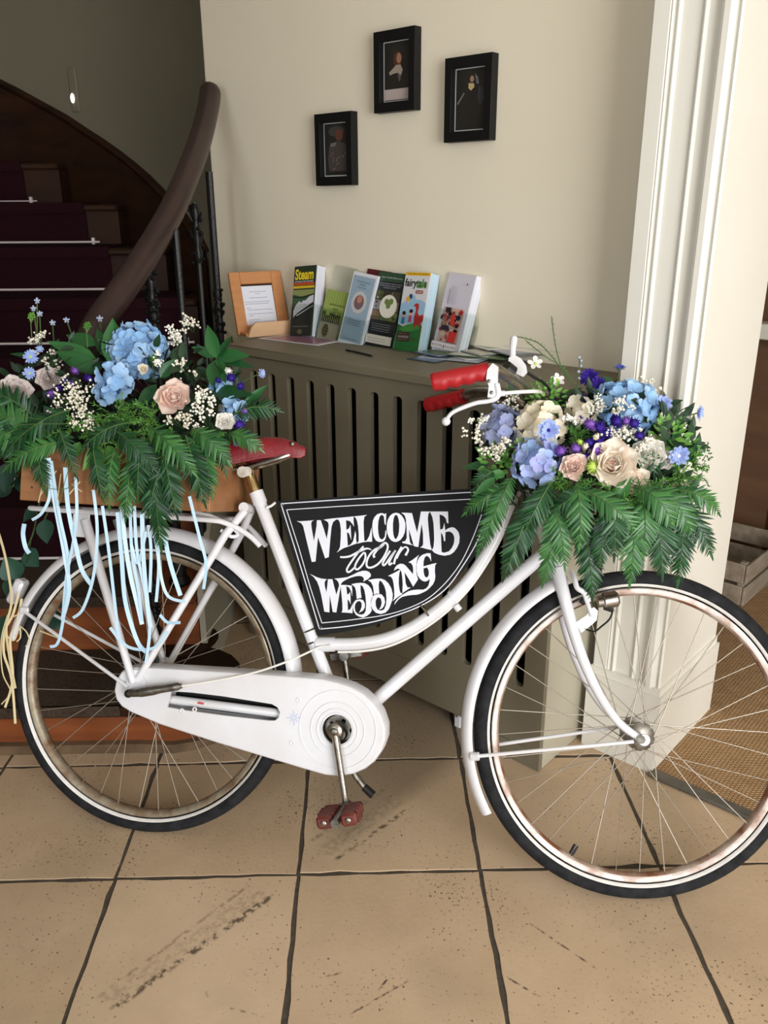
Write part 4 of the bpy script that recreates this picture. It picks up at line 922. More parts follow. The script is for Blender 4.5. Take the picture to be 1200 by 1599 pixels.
def stroke(name, px, w0, parent=SG, m=M_letter, ns=5):
    P = [BP(u, v, .0078) for u, v in px]; P = spline(P, ns) if ns else P
    ws = w0 if isinstance(w0, list) else [w0]*2; vs = []; k = len(P)
    for i, p in enumerate(P):
        T = (P[min(i+1, k-1)]-P[max(i-1, 0)]).normalized(); S = V((-T.y, T.x, 0)); q = i/(k-1)*(len(ws)-1); a = int(min(q, len(ws)-2)); ww = ws[a]+(ws[a+1]-ws[a])*(q-a)
        vs += [(p.x-S.x*ww/2, p.y-S.y*ww/2, .0083), (p.x+S.x*ww/2, p.y+S.y*ww/2, .0083)]
    vs2 = vs+[(x, y, .0074) for x, y, z in vs]; n2 = len(vs)
    fs = [(2*i, 2*i+2, 2*i+3, 2*i+1) for i in range(k-1)]+[(2*i, n2+2*i, n2+2*i+2, 2*i+2) for i in range(k-1)]+[(2*i+1, 2*i+3, n2+2*i+3, n2+2*i+1) for i in range(k-1)]
    return part(name, G().add(vs2, fs), m, parent, smooth=0)
E_ = (520, 835)
q = .0042
stroke('painted_letter', zq([(92,278),(150,280),(230,262),(350,198),(430,172),(482,188)], *E_), [q*.9, q*1.1, q*1.2, q*.4])
stroke('painted_letter', zq([(385,145),(330,205),(265,290),(200,385),(175,440),(195,468),(240,440),(285,395)], *E_), q)
stroke('painted_letter', zq([(385,225),(330,290),(285,370),(280,420),(315,430),(370,375),(405,300),(405,235),(380,225)], *E_), q)
stroke('painted_letter', zq([(522,285),(512,250),(560,185),(630,130),(640,110)], *E_), [q*1.3, q, q*.8])
stroke('painted_letter', zq([(612,150),(520,190),(450,270),(422,350),(432,400),(480,410),(560,370),(630,290),(680,190),(685,130),(655,102),(610,130),(560,185)], *E_), q*1.05)
stroke('painted_letter', zq([(718,200),(660,290),(625,355),(635,382),(665,360),(720,280),(785,195)], *E_), q)
stroke('painted_letter', zq([(785,195),(735,280),(705,350),(712,375),(745,350)], *E_), q)
stroke('painted_letter', zq([(862,150),(815,230),(780,300),(765,368)], *E_), q*1.1)
stroke('painted_letter', zq([(800,300),(840,220),(890,160),(925,158),(942,190),(925,230),(908,258)], *E_), [q*.6, q*.8, q*1.0, q*1.3])
r5 = lambda l: zq(l, 420, 740, 3.158)
stroke('border_line', r5([(60,147),(300,131),(600,113),(970,92),(1095,88)]), .0022, ns=0)
stroke('border_line', r5([(60,147),(130,370),(195,580),(250,765)]), .0022, ns=0)
stroke('border_line', r5([(250,765),(400,750),(560,718),(740,655),(870,570),(960,450),(1030,330),(1075,210)]), .0022)
stroke('border_line', r5([(88,177),(350,160),(700,140),(1050,122)]), .0018, ns=0)
stroke('border_line', r5([(88,177),(150,370),(205,560),(262,735)]), .0018, ns=0)
stroke('border_line', r5([(262,735),(420,718),(600,690),(750,635),(850,560),(940,450),(1005,320),(1050,200)]), .0018)
for q_ in ((441, 787), (500, 980), (662, 944)):
    c = BP(*q_, .008); part('wire_tie', G().lathe([(.003, -.001), (.0042, 0), (.003, .001)], 12, M=MX.Translation(c)), M_steel, SG)
part('wire_tie', TUBE([BP(430, 785, .004), BP(424, 790, .012), BP(416, 793, .016)], .003, 6), M_cablewhite, SG)
part('wire_tie', TUBE([BP(657, 945, .009), BP(664, 954, .012), BP(670, 962, .016)], .0022, 6), M_chrome, SG)
# ------------------------------------------------------------------ things on top of the cover
def text(body, w, h, M, m, parent, name='lettering', bold=0, shear=0, align='CENTER'):
    cu = bpy.data.curves.new(name, 'FONT'); cu.body = body; cu.size = 1; cu.align_x = align; cu.offset = bold; cu.shear = shear; cu.resolution_u = 3
    o = bpy.data.objects.new(name, cu); me = bpy.data.meshes.new_from_object(o)
    bpy.data.objects.remove(o); bpy.data.curves.remove(cu); me.name = name
    xs = [v.co.x for v in me.vertices]; ys = [v.co.y for v in me.vertices]
    x0, x1, y0, y1 = min(xs), max(xs), min(ys), max(ys); sx = w/(x1-x0); sy = (h/(y1-y0)) if h else sx
    for v in me.vertices: v.co.x = (v.co.x-x0)*sx; v.co.y = (v.co.y-y0)*sy
    me.materials.append(m); return new(name, me, M, parent)
def leaflet_frame(s, off, ang, roll, tilt=15, z=HT+.001):
    x = V((cos(RAD(ang)), sin(RAD(ang)), 0)); n = V((x.y, -x.x, 0)); u = ZV*cos(RAD(tilt))-n*sin(RAD(tilt)); zz = x.cross(u)
    m = frame(WL(s, off, z), x, u, zz); return m @ MX.Rotation(-roll, 4, 'Z')
def leaflet(name, label, s, off, ang, roll, w, h, T, face, edge=M_paper, group='leaflets on the radiator cover', tilt=15, pages=6):
    t = thing(name, label, 'leaflet', leaflet_frame(s, off, ang, roll, tilt) @ MX.Translation((0, .0, 0)), group)
    for k in range(pages):
        z1 = -T*k/pages; z0 = -T*(k+1)/pages+.0004; j = random.uniform(-.0008, .0012)
        part('page', G().box(j, w+j, .0, h+random.uniform(-.001, .001), z0, z1), face if k == 0 else edge, t)
    L = {'n': 0}
    def R(x0, x1, y0, y1, col, z=None):
        L['n'] += 1; zz = .00012*L['n']
        return part('printed_patch', G().prism([(w*x0, h*y0), (w*x1, h*y0), (w*x1, h*y1), (w*x0, h*y1)], zz-.0001, zz), flat(col), t, smooth=0)
    def Pp(poly, col):
        L['n'] += 1; zz = .00012*L['n']
        return part('printed_patch', G().prism([(w*x, h*y) for x, y in poly], zz-.0001, zz), flat(col), t, smooth=0)
    def El(cx, cy, rx, ry, col, n=24): return Pp([(cx+rx*cos(2*pi*i/n), cy+ry*sin(2*pi*i/n)) for i in range(n)], col)
    def Tx(b, x0, x1, y, hh, col, **k):
        L['n'] += 1; return text(b, w*(x1-x0), h*hh, MX.Translation((w*x0, h*y, .00012*L['n'])), flat(col), t, **k)
    return t, R, Pp, El, Tx
def holder(t, w, h, T):                                    # clear acrylic pocket belongs to the leaflet stack's own holder
    pass
# acrylic holders (each stands on the cover and carries one stack)
def acrylic(s, off, ang, roll, w, h, T, hb, label):
    t = thing('acrylic_holder', label, 'leaflet holder', leaflet_frame(s, off, ang, roll), 'clear acrylic leaflet holders')
    part('back_panel', G().box(-.004, w+.004, .0, hb, -T-.006, -T-.0045), M_glass, t)
    part('front_panel', G().box(-.004, w+.004, .0, h, .004, .0055), M_glass, t)
    for x in (-.004, w+.0025): part('side_panel', G().box(x, x+.0015, 0, h, -T-.0045, .004), M_glass, t)
    return t
# 1 steam railway leaflet
a = (-1.139, .225, -41, -.10)
t, R, Pp, El, Tx = leaflet('leaflet_stack', 'dark green leaflet stack headed Steam with a steam train picture', *a, .093, .222, .045, flat((40, 56, 40)), pages=9)
R(0, 1, .40, .66, (62, 92, 66)); R(.0, 1, .68, .715, (214, 184, 40)); R(.02, .98, .725, .76, (196, 78, 34))
Pp([(0, .60), (.3, .57), (.7, .56), (1, .60), (1, .66), (0, .66)], (140, 146, 92)); Pp([(0, .575), (.4, .56), (1, .6), (1, .585), (.5, .53), (0, .55)], (36, 52, 34))
R(0, 1, 0, .40, (44, 44, 44))
Pp([(.1, .27), (.08, .36), (.2, .45), (.36, .50), (.42, .47), (.55, .51), (.62, .5), (.8, .56), (1, .58), (1, .44), (.7, .40), (.4, .34), (.2, .30), (.14, .24)], (206, 206, 214))
Pp([(.12, .27), (.3, .33), (1, .48), (1, .42), (.35, .27), (.14, .24)], (20, 20, 22)); Pp([(.25, .295), (1, .435), (1, .425), (.27, .282)], (220, 220, 220))
Tx('Steam', .06, .93, .80, .155, (236, 206, 46), bold=.03); Tx('and diesel to the Cotswolds', .06, .93, .765, .028, (230, 230, 230)); Tx('The Friendly Line in the Cotswolds', .1, .86, .125, .02, (190, 190, 186))
El(.46, .06, .12, .035, (120, 116, 84))
acrylic(*a, .093, .10, .05, .12, 'clear acrylic holder around the Steam leaflets')
# 2 green leaflet
a = (-1.044, .252, -41.4, .10)
t, R, Pp, El, Tx = leaflet('leaflet', 'lime green leaflet with dancing silhouettes behind the others', *a, .090, .157, .01, flat((158, 176, 92)), pages=2)
R(0, 1, 0, .42, (176, 168, 146))
for i in range(8): R(.08+i*.12, .095+i*.12, .7, .99, (112, 140, 60))
Tx('JAMESON KNIGHT', .28, .98, .69, .045, (40, 66, 30)); Tx('FREE', .5, .75, .62, .04, (40, 60, 30)); Tx('WALKING', .5, .9, .56, .04, (40, 60, 30)); Tx('BOOKS', .5, .8, .50, .04, (40, 60, 30))
rr = random.Random(2)
for i in range(10):
    x = .08+i*.09; hh = rr.uniform(.08, .17); Pp([(x-.03, .36), (x+.03, .35), (x+.02, .40+hh*.5), (x+.05, .42+hh), (x, .41+hh*.8), (x-.04, .42+hh), (x-.015, .38+hh*.4)], (30, 32, 26))
El(.36, .19, .15, .13, (82, 72, 44)); 
for i in range(6): R(.08, .95, .04+i*.055, .046+i*.055, (146, 138, 120))
acrylic(*a, .090, .10, .012, .235, 'tall clear acrylic holder standing around the lime green leaflet')
# 3 blue leaflet (figure replaced by a plain roundel)
a = (-.934, .236, -42.5, .105)
t, R, Pp, El, Tx = leaflet('leaflet_stack', 'pale blue leaflet stack with a white-rimmed cover and round picture', *a, .100, .218, .022, flat((222, 222, 228)), pages=6)
R(.05, .95, .05, .955, (150, 172, 190)); El(.5, .60, .31, .155, (196, 196, 194)); El(.5, .60, .20, .10, (120, 96, 104)); El(.5, .64, .10, .05, (196, 132, 110))
for i in range(16):
    an = 2*pi*i/16; cx, cy = .5+.36*cos(an), .60+.18*sin(an); Pp([(cx-.008, cy-.004), (cx+.008, cy-.004), (.5+.40*cos(an), .60+.20*sin(an))], (226, 226, 226))
Tx('THE MARVELLOUS', .24, .80, .87, .02, (104, 122, 140)); Tx('TOUR', .38, .64, .83, .02, (104, 122, 140)); Tx('Oxfordshire', .33, .7, .79, .02, (110, 128, 146))
for i in range(3): R(.22, .78, .28+i*.03, .290+i*.03, (112, 130, 150))
R(.2, .8, .08, .088, (110, 120, 134))
acrylic(*a, .1, .082, .03, .1, 'clear acrylic holder around the pale blue leaflets')
# maroon leaflet between blue and oval ones
t, R, Pp, El, Tx = leaflet('leaflet_stack', 'dark maroon leaflet stack showing between the blue and dark green leaflets', -.900, .268, -43, .07, .098, .225, .02, flat((92, 28, 38)), flat((92, 28, 38)), pages=2)
# 4 dark leaflet with oval
a = (-.830, .250, -45, .04)
t, R, Pp, El, Tx = leaflet('leaflet_stack', 'dark leaflet stack with a green top band and a white oval badge', *a, .108, .220, .02, flat((38, 42, 48)), pages=3)
R(0, 1, .88, 1, (52, 78, 58)); Tx('Yarn Yards Discovery', .12, .92, .915, .025, (210, 220, 204))
for i, wd in enumerate((.9, .8, .5)): Tx('A MAGICAL DAY OUT', .5-wd/2, .5+wd/2, .84-i*.028, .016, (176, 178, 184))
cols = [(120, 98, 72), (70, 66, 54), (150, 144, 150), (96, 110, 74), (70, 78, 44), (84, 60, 44), (118, 126, 60), (60, 50, 40), (130, 116, 84)]
for i in range(3):
    for j in range(3): R(.03+i*.32, .33+i*.32, .36+j*.135, .485+j*.135, cols[(i*3+j*2) % 9])
for i in range(26):
    r = random.Random(i+50); El(r.uniform(.1, .9), r.uniform(.38, .74), r.uniform(.02, .05), r.uniform(.01, .03), cols[(i*7) % 9], 7)
El(.62, .55, .32, .155, (226, 222, 208)); 
for dx, dy in ((-.08, .03), (.08, .04), (.0, -.02)): El(.62+dx, .58+dy, .085, .04, (112, 128, 72))
for i in range(4): R(.15, .85, .21+i*.03, .217+i*.03, (120, 124, 128))
R(0, 1, .04, .155, (196, 192, 180)); 
for i in range(2): R(.1, .8, .07+i*.035, .076+i*.035, (120, 118, 110))
acrylic(*a, .108, .09, .03, .1, 'clear acrylic holder around the dark leaflets with the oval badge')
# 5 fairytale farm leaflet
a = (-.700, .232, -46, -.02)
t, R, Pp, El, Tx = leaflet('leaflet_stack', 'colourful leaflet stack headed fairytale with a red beast on a green hill', *a, .095, .223, .038, flat((214, 212, 214)), flat((196, 220, 234)), pages=8)
R(0, 1, .96, 1, (226, 174, 30)); Tx('WHERE MAGICAL ADVENTURES BEGIN', .08, .9, .972, .016, (70, 54, 20))
Pp([(0, .35), (0, .60), (.2, .62), (.3, .60), (.4, .70), (.5, .72), (.6, .66), (.8, .66), (1, .62), (1, .35)], (150, 188, 214))
Pp([(0, 0), (1, 0), (1, .33), (.85, .38), (.6, .36), (.3, .30), (0, .34)], (44, 112, 56)); Pp([(.1, .28), (.4, .34), (.7, .36), (.95, .30), (.6, .26), (.3, .24)], (70, 140, 60))
Pp([(.66, .34), (.62, .45), (.66, .52), (.62, .575), (.55, .57), (.55, .59), (.63, .615), (.72, .61), (.76, .57), (.74, .50), (.82, .46), (.98, .48), (1, .40), (.92, .36), (.9, .30), (.84, .34), (.74, .34), (.71, .28)], (178, 44, 40))
El(.36, .695, .07, .035, (30, 70, 120)); El(.27, .66, .075, .035, (226, 170, 52)); El(.2, .6, .1, .03, (160, 186, 222))
for cx, cy, c in ((.2, .43, (40, 120, 160)), (.48, .46, (198, 70, 120))):
    Pp([(cx-.07, cy-.09), (cx+.07, cy-.09), (cx+.05, cy), (cx-.05, cy)], c); El(cx, cy+.025, .07, .03, (226, 168, 140)); El(cx, cy+.05, .075, .025, (34, 26, 24))
Tx('fairytale', .05, .93, .79, .13, (40, 44, 34), bold=.02); Tx('tale', .52, .93, .805, .105, (74, 128, 52), bold=.02)
R(.55, .83, .735, .775, (138, 40, 44)); Tx('FARM', .58, .80, .742, .022, (236, 226, 214))
R(.08, .58, .12, .24, (76, 46, 34)); Tx('wonderful', .12, .54, .165, .035, (220, 196, 206)); Tx('day for all the family', .14, .5, .135, .014, (190, 170, 160)); Tx('things to see', .14, .45, .212, .014, (190, 170, 160)); R(.6, .92, .15, .165, (90, 70, 40))
acrylic(*a, .095, .10, .04, .11, 'clear acrylic holder around the fairytale leaflets')
# 6 white shopping leaflet
a = (-.585, .262, -48, .055)
t, R, Pp, El, Tx = leaflet('leaflet_stack', 'white leaflet stack with a red and black shoppers picture at far right', *a, .100, .228, .036, flat((208, 202, 212)), pages=8)
R(.12, .88, .16, .585, (206, 168, 156))
rr = random.Random(9)
for i in range(46):
    x, y = rr.uniform(.15, .8), rr.uniform(.18, .54); c = rr.choice([(190, 46, 42), (34, 30, 38), (36, 36, 60), (216, 190, 178), (150, 110, 96), (190, 46, 42)])
    k = rr.uniform(.03, .09); Pp([(x-k, y-k*.3), (x+k*.6, y-k*.35), (x+k, y+k*.2), (x, y+k*.45), (x-k*.8, y+k*.2)], c)
R(.5, .66, .38, .50, (196, 50, 44)); R(.56, .82, .17, .30, (190, 46, 42)); R(.22, .5, .30, .36, (36, 34, 50)); R(.25, .45, .52, .58, (30, 26, 30))
R(.0, .92, .075, .15, (214, 206, 206)); Tx('BICESTER', .03, .42, .095, .03, (60, 54, 60)); Tx('VILLAGE', .52, .89, .095, .03, (60, 54, 60)); Pp([(.45, .09), (.51, .09), (.48, .14)], (40, 36, 40))
for i in range(5): R(.30+i*.05, .312+i*.05, .62, .84, (184, 178, 190))
R(.24, .26, .62, .80, (120, 116, 130)); El(.83, .88, .02, .012, (40, 36, 40))
acrylic(*a, .1, .125, .05, .22, 'clear acrylic holder around the white leaflets at far right')
# beech stand with a printed sheet
fa = at_z(378, 527, HT); fb_ = at_z(449, 524, HT)
angf = 27
x = V((cos(RAD(angf)), sin(RAD(angf)), 0)); nn = V((x.y, -x.x, 0)); base = V((fa.x, fa.y, HT+.0005))+NW*-.02
TF = thing('wooden_menu_stand', 'orange beech stand holding a printed white sheet at the cover\'s left end', 'stand', frame(base, x, ZV, x.cross(ZV)))
tl = MX.Rotation(RAD(-18), 4, 'X')
LB = MX.Translation((-.012, .0, -.045)) @ tl
FWd, FH = .182, .205
for nm_, bx in (('frame_side', (0, .036, 0, FH)), ('frame_side', (FWd-.036, FWd, 0, FH)), ('frame_rail', (.036, FWd-.036, FH-.04, FH)), ('frame_rail', (.036, FWd-.036, 0, .03))):
    part(nm_, G().bbox(bx[0], bx[1], bx[2], bx[3], -.012, .0, .002), M_beech, TF, LB)
part('frame_backing', G().box(.03, FWd-.03, .02, FH-.03, -.012, -.009), M_skirt, TF, LB)
ppg = part('printed_sheet', G().box(.037, FWd-.037, .02, FH-.046, -.0085, -.0075), M_paper, TF, LB)
rr = random.Random(4)
for i, (x0, x1) in enumerate([(.062, .122), (.082, .098), None, (.06, .124), None, (.042, .13), (.042, .125), None, (.045, .06), (.05, .135), None, (.048, .136), (.05, .065), None, (.048, .085), (.046, .137), (.046, .13), (.045, .135)][k] or (0, 0) for k in range(18)):
    if x1 > x0: part('text_line', G().box(x0, x1, FH-.066-i*.0066, FH-.0645-i*.0066, -.0074, -.0070), flat((150, 156, 178)), ppg, smooth=0)
lg = [(0, 0), (.168, 0), (.168, .018), (.150, .045), (.028, .045), (.012, .030)]
part('ledge_front', G().prism([(x_-.002, y_) for x_, y_ in lg], .012, .022), M_beechlit, TF, smooth=0, label='beech front ledge with clipped corners, its colour brightened as if lit')
part('ledge_base', G().bbox(-.006, .166, 0, .010, -.055, .012, .002), M_beech, TF)
# loose papers
def sheet_thing(name, label, px, z, col, th=.0012, cat='paper', group=None, extra=None):
    q = [at_z(u, v, z) for u, v in px]; c = sum(q, V((0, 0, 0)))/len(q); c.z = z
    t = thing(name, label, cat, MX.Translation(c), group)
    pl_ = [(p.x-c.x, p.y-c.y) for p in q]
    part('sheet', G().prism(pl_, .0, th), flat(col, .3), t, smooth=0)
    pl2 = [(x*.86, y*.86) for x, y in pl_]
    if extra: part('printed_area', G().prism(pl2, th, th+.0002), flat(extra, .3), t, smooth=0)
    return t
sheet_thing('laminated_leaflet', 'white edged leaflet with a mauve print lying flat in front of the Steam stack', [(403, 529), (455, 522.5), (533, 533), (497, 540)], HT+.001, (214, 208, 214), .002, extra=(150, 106, 128))
pn0, pn1 = at_z(541, 546.5, HT+.004), at_z(583, 556, HT+.004)
pen = thing('pen', 'thin black pen lying on the cover top', 'pen', MX.Translation(pn0))
dp = pn1-pn0; part('barrel', TUBE([V((0, 0, 0)), dp*.3+V((0, 0, .0006)), dp*.94], .0032, 8), M_blackpl, pen); part('tip', TUBE([dp*.94, dp], [.003, .0008], 8), M_steel, pen)
rr = random.Random(12)
pc_ = WL(-.36, .17, HT)
cols2 = [(60, 66, 72), (170, 176, 190), (200, 198, 200), (110, 130, 160), (74, 100, 62), (206, 200, 190), (150, 160, 150), (190, 186, 180), (90, 96, 104), (214, 210, 204), (120, 150, 96), (196, 190, 186), (180, 188, 200), (208, 204, 196)]
names = ['grey', 'pale blue-grey', 'white', 'blue', 'dark green', 'cream', 'grey-green', 'light grey', 'slate grey', 'off-white', 'leaf green', 'warm white', 'icy blue', 'ivory']
for i in range(14):
    q = at_z(*[(690, 558), (712, 560), (730, 556), (705, 553), (752, 560), (740, 552), (775, 556), (768, 549), (800, 560), (790, 552), (820, 555), (760, 545), (812, 548), (845, 560)][i], HT); q = V((q.x, q.y, HT+.0008+.0024*i)); an = TH+rr.uniform(-.5, .5)+(pi/2 if i % 3 == 0 else 0)
    t = thing('loose_leaflet', '%s leaflet in the loose pile on the cover, %s' % (names[i], ['undermost', 'second from the bottom', 'third from the bottom', 'fourth from the bottom', 'fifth from the bottom', 'sixth from the bottom', 'seventh from the bottom', 'seventh from the top', 'sixth from the top', 'fifth from the top', 'fourth from the top', 'third from the top', 'second from the top', 'topmost'][i]), 'leaflet', MX.Translation(q) @ MX.Rotation(an, 4, 'Z'), 'loose leaflets on the cover')
    part('sheet', G().box(-.09, .09, -.05, .05, 0, .0018), flat(cols2[i], .35), t)
    part('printed_area', G().box(-.08, rr.uniform(-.02, .07), -.042, .042, .0018, .002), flat(cols2[(i*5+3) % 14], .35), t)
# ------------------------------------------------------------------ flowers
rf = random.Random(21)
def bw(u, v, c): return MB @ BP(u, v, c)
MN = MB.to_3x3() @ V((0, 0, 1))
TOCAM = lambda p: (EYE-p).normalized()
def orient(p, n, spin=0):
    n = n.normalized(); x = V((0, 0, 1)).cross(n)
    if x.length < .05: x = V((1, 0, 0))
    x.normalize(); y = n.cross(x); return frame(p, x, y, n) @ MX.Rotation(spin, 4, 'Z')
def petal(L, Wd, cup=.3, curl=0, tip=.5, nx=4, ny=5, base=.25, ruf=0, seed=0):
    """petal along +y from the origin, width Wd, cupping up in z"""
    r = random.Random(seed); vs = []
    for j in range(ny+1):
        t = sin(j/ny*pi/2); wdt = Wd*(base+(1-base)*sin(min(1, t/tip)*pi/2)) if t < tip else Wd*sqrt(max(0, 1-((t-tip)/(1-tip))**2))
        if j == ny: wdt = Wd*.3; t = .985
        for i in range(nx+1):
            s = -1+2*i/nx; z = cup*(s*s)*wdt*.5+curl*L*t*t+(r.uniform(-1, 1)*ruf*L if t > .5 else 0)
            vs.append((s*wdt/2, L*t*(1-.06*s*s), z))
    fs = [(j*(nx+1)+i, j*(nx+1)+i+1, (j+1)*(nx+1)+i+1, (j+1)*(nx+1)+i) for j in range(ny) for i in range(nx)]
    return vs, fs
def pmesh(name, m, *a, **k):
    g = G(); g.add(*petal(*a, **k)); me = g.mesh(name, 170); me.materials.append(m); return me
def floret_mesh(m, R, seed=0, sharp=False):
    g = G(); r = random.Random(seed)
    for k in range(4):
        vs, fs = petal(R, R*1.05, .25, .16, .6, 3, 3, .3, .05, seed*7+k)
        g.add(vs, fs, MX.Rotation(k*pi/2+r.uniform(-.12, .12), 4, 'Z') @ MX.Rotation(r.uniform(.05, .35), 4, 'X'))
    g.ball((0, 0, .001), R*.12, 5, 3)
    me = g.mesh('floret', 170); me.materials.append(m); return me
FLC = {}
def hydrangea(u, v, c, R, m, label, fr=.021, n=None, group='hydrangea heads', squash=.85, cover_=.05, tilt=None):
    p = bw(u, v, c); nrm = (TOCAM(p)*.8+ZV*.5).normalized() if tilt is None else tilt
    t = thing('hydrangea_head', label, 'flower', orient(p, nrm), group)
    if (m.name, fr) not in FLC: FLC[(m.name, fr)] = [floret_mesh(m, fr, s) for s in range(4)]
    part('floret_core', G().ball((0, 0, 0), R*.80, 12, 8, (1, 1, squash)), m, t, smooth=170)
    n = n or int(3.0*(R/fr)**2*1.5)
    for i in range(n):
        z = 1-(i+.5)/n*1.35
        a = i*2.39996; rr_ = sqrt(max(0, 1-z*z)); d = V((rr_*cos(a), rr_*sin(a), z))
        d = (d+V((rf.uniform(-.12, .12), rf.uniform(-.12, .12), rf.uniform(-.1, .1)))).normalized(); q = V((d.x*R, d.y*R, d.z*R*squash))*rf.uniform(.86, 1.0)
        dn = (d+V((rf.uniform(-.3, .3), rf.uniform(-.3, .3), rf.uniform(-.3, .3)))).normalized()
        new('floret', rf.choice(FLC[(m.name, fr)]), orient(q, dn, rf.uniform(0, 6)) @ MX.Scale(rf.uniform(.85, 1.15), 4), t)
    return t
def peony(u, v, c, R, m, label, dirn=None, seed=0, inner=None, group='large pale blooms'):
    p = bw(u, v, c); nrm = dirn or (TOCAM(p)*.9+ZV*.25).normalized()
    t = thing('peony_bloom', label, 'flower', orient(p, nrm), group); r = random.Random(seed)
    key = ('peony', m.name)
    if key not in FLC: FLC[key] = [pmesh('petal', m, 1, .85, .55, .25, .65, 5, 5, .35, .03, s) for s in range(4)]
    for ring_, (n, sc, open_) in enumerate(((7, 1.0, .35), (8, .86, .62), (8, .70, .9), (8, .52, 1.12), (6, .36, 1.3))):
        for i in range(n):
            a = 2*pi*i/n+ring_*.4+r.uniform(-.2, .2)
            new('petal', r.choice(FLC[key]), MX.Translation((0, 0, -.25*R+.04*R*ring_)) @ MX.Rotation(a, 4, 'Z') @ MX.Rotation(open_+r.uniform(-.15, .15), 4, 'X') @ MX.Scale(R*sc*r.uniform(.9, 1.08), 4), t)
    part('flower_centre', G().ball((0, 0, .1*R), R*.18, 8, 6), inner or m, t, smooth=170)
    return t
def daisy(u, v, c, R, m, label, dirn=None, n=13, wd=.30, centre=M_lime, seed=0, stem_to=None, group='blue daisy-like cornflowers', double=True):
    p = bw(u, v, c); nrm = dirn or (TOCAM(p)+ZV*.15).normalized(); r = random.Random(seed+u)
    t = thing('cornflower', label, 'flower', orient(p, nrm), group)
    key = ('daisy', m.name, wd)
    if key not in FLC: FLC[key] = [pmesh('petal', m, 1, wd, .3, .12, .7, 2, 4, .3, .02, s) for s in range(3)]
    for lay in range(2 if double else 1):
        for i in range(n):
            new('petal', r.choice(FLC[key]), MX.Rotation(2*pi*(i+.5*lay)/n+r.uniform(-.12, .12), 4, 'Z') @ MX.Rotation(.12+.35*lay+r.uniform(-.08, .15), 4, 'X') @ MX.Scale(R*(1-.2*lay)*r.uniform(.88, 1.08), 4), t)
    part('flower_centre', G().ball((0, 0, .05*R), R*.2, 8, 6, (1, 1, .6)), centre, t, smooth=170)
    if stem_to:
        q = t.matrix_basis.inverted() @ bw(*stem_to); part('stem', TUBE(spline([(0, 0, 0), (q.x*.5, q.y*.5, q.z*.5-.006), q], 4), .0014, 5), M_stem, t)
    return t
BLM = G().ball((0, 0, 0), 1, 6, 4)
def gyp(u, v, c, Rx, Ry, n, label, seed=0, depth=.02, group='gypsophila clusters', r0=.0029):
    p = bw(u, v, c); r = random.Random(seed*13+u); t = thing('gypsophila_cluster', label, 'flower', orient(p, (MN+ZV*.2)), group)
    g = G(); gs = G(); px = 1.0/720
    cl = [(r.gauss(0, .45)*Rx*px, r.gauss(0, .45)*Ry*px, r.uniform(-.2, 1)*depth) for _ in range(max(3, n//9))]
    for i in range(n):
        a = r.choice(cl); q = (a[0]+r.gauss(0, .16)*Rx*px, a[1]+r.gauss(0, .16)*Ry*px, a[2]+r.gauss(0, .006))
        g.ball(q, r0*r.uniform(.7, 1.25), 5, 4)
        if i % 4 == 0: gs.tube([(a[0]*.2, -Ry*px*.5, -.015), (a[0]*.7, a[1]*.7-.003, a[2]*.4), q], .0005, 3, caps=False)
    part('blossoms', g, M_gyp, t, smooth=170, kind='stuff'); part('stems', gs, M_stem, t, kind='stuff'); return t
def bud(u, v, c, R, m, label, group='violet rosebuds', dirn=None):
    p = bw(u, v, c); t = thing('rosebud', label, 'flower', orient(p, dirn or (TOCAM(p)+V((rf.uniform(-.5, .5), 0, rf.uniform(-.2, .5))))), group)
    part('bud_core', G().ball((0, 0, 0), R*.9, 10, 7), m, t, smooth=170)
    key = ('bud', m.name)
    if key not in FLC: FLC[key] = pmesh('petal', m, 1, 1.15, .75, .1, .6, 4, 4, .5, 0, 1)
    for i in range(6):
        new('petal', FLC[key], MX.Rotation(i*2*pi/3+(.5 if i > 2 else 0), 4, 'Z') @ MX.Translation((0, -R*.72, -R*.55)) @ MX.Rotation(1.25, 4, 'X') @ MX.Scale(R*(1.5 if i < 3 else 1.3), 4), t)
    return t
def leafgeo(L, Wd, fold=.25, curl=-.15, tip=.42, point=True, ny=6):
    vs = []
    for j in range(ny+1):
        t = j/ny; wdt = Wd*(sin(pi*t**.75) if point else sin(pi*min(.97, t+.03)**.6)); 
        for s in (-1, -.5, 0, .5, 1): vs.append((s*wdt/2, L*t, abs(s)*wdt*.5*fold+curl*L*t*t))
    return vs, [(j*5+i, j*5+i+1, j*5+6+i, j*5+5+i) for j in range(ny) for i in range(4)]
def lmesh(m, *a, **k):
    g = G(); g.add(*leafgeo(*a, **k)); vs, fs = leafgeo(*a, **k); me = g.mesh('leaf', 50); me.materials.append(m); return me
LF = {}
def leaf_pose(p0, p1, m, wd, curl=-.12, fold=.25, face=None, parent=None):
    d = p1-p0; L = d.length; y = d.normalized(); n = (face or (MN*.7+ZV*.5)); n = (n-y*n.dot(y)).normalized(); x = y.cross(n)
    key = (m.name, round(wd/L, 1), curl, fold)
    if key not in LF: LF[key] = lmesh(m, 1, max(.1, round(wd/L, 1)), fold, curl)
    return LF[key], frame(p0, x, y, n) @ MX.Diagonal((L, L, L, 1))
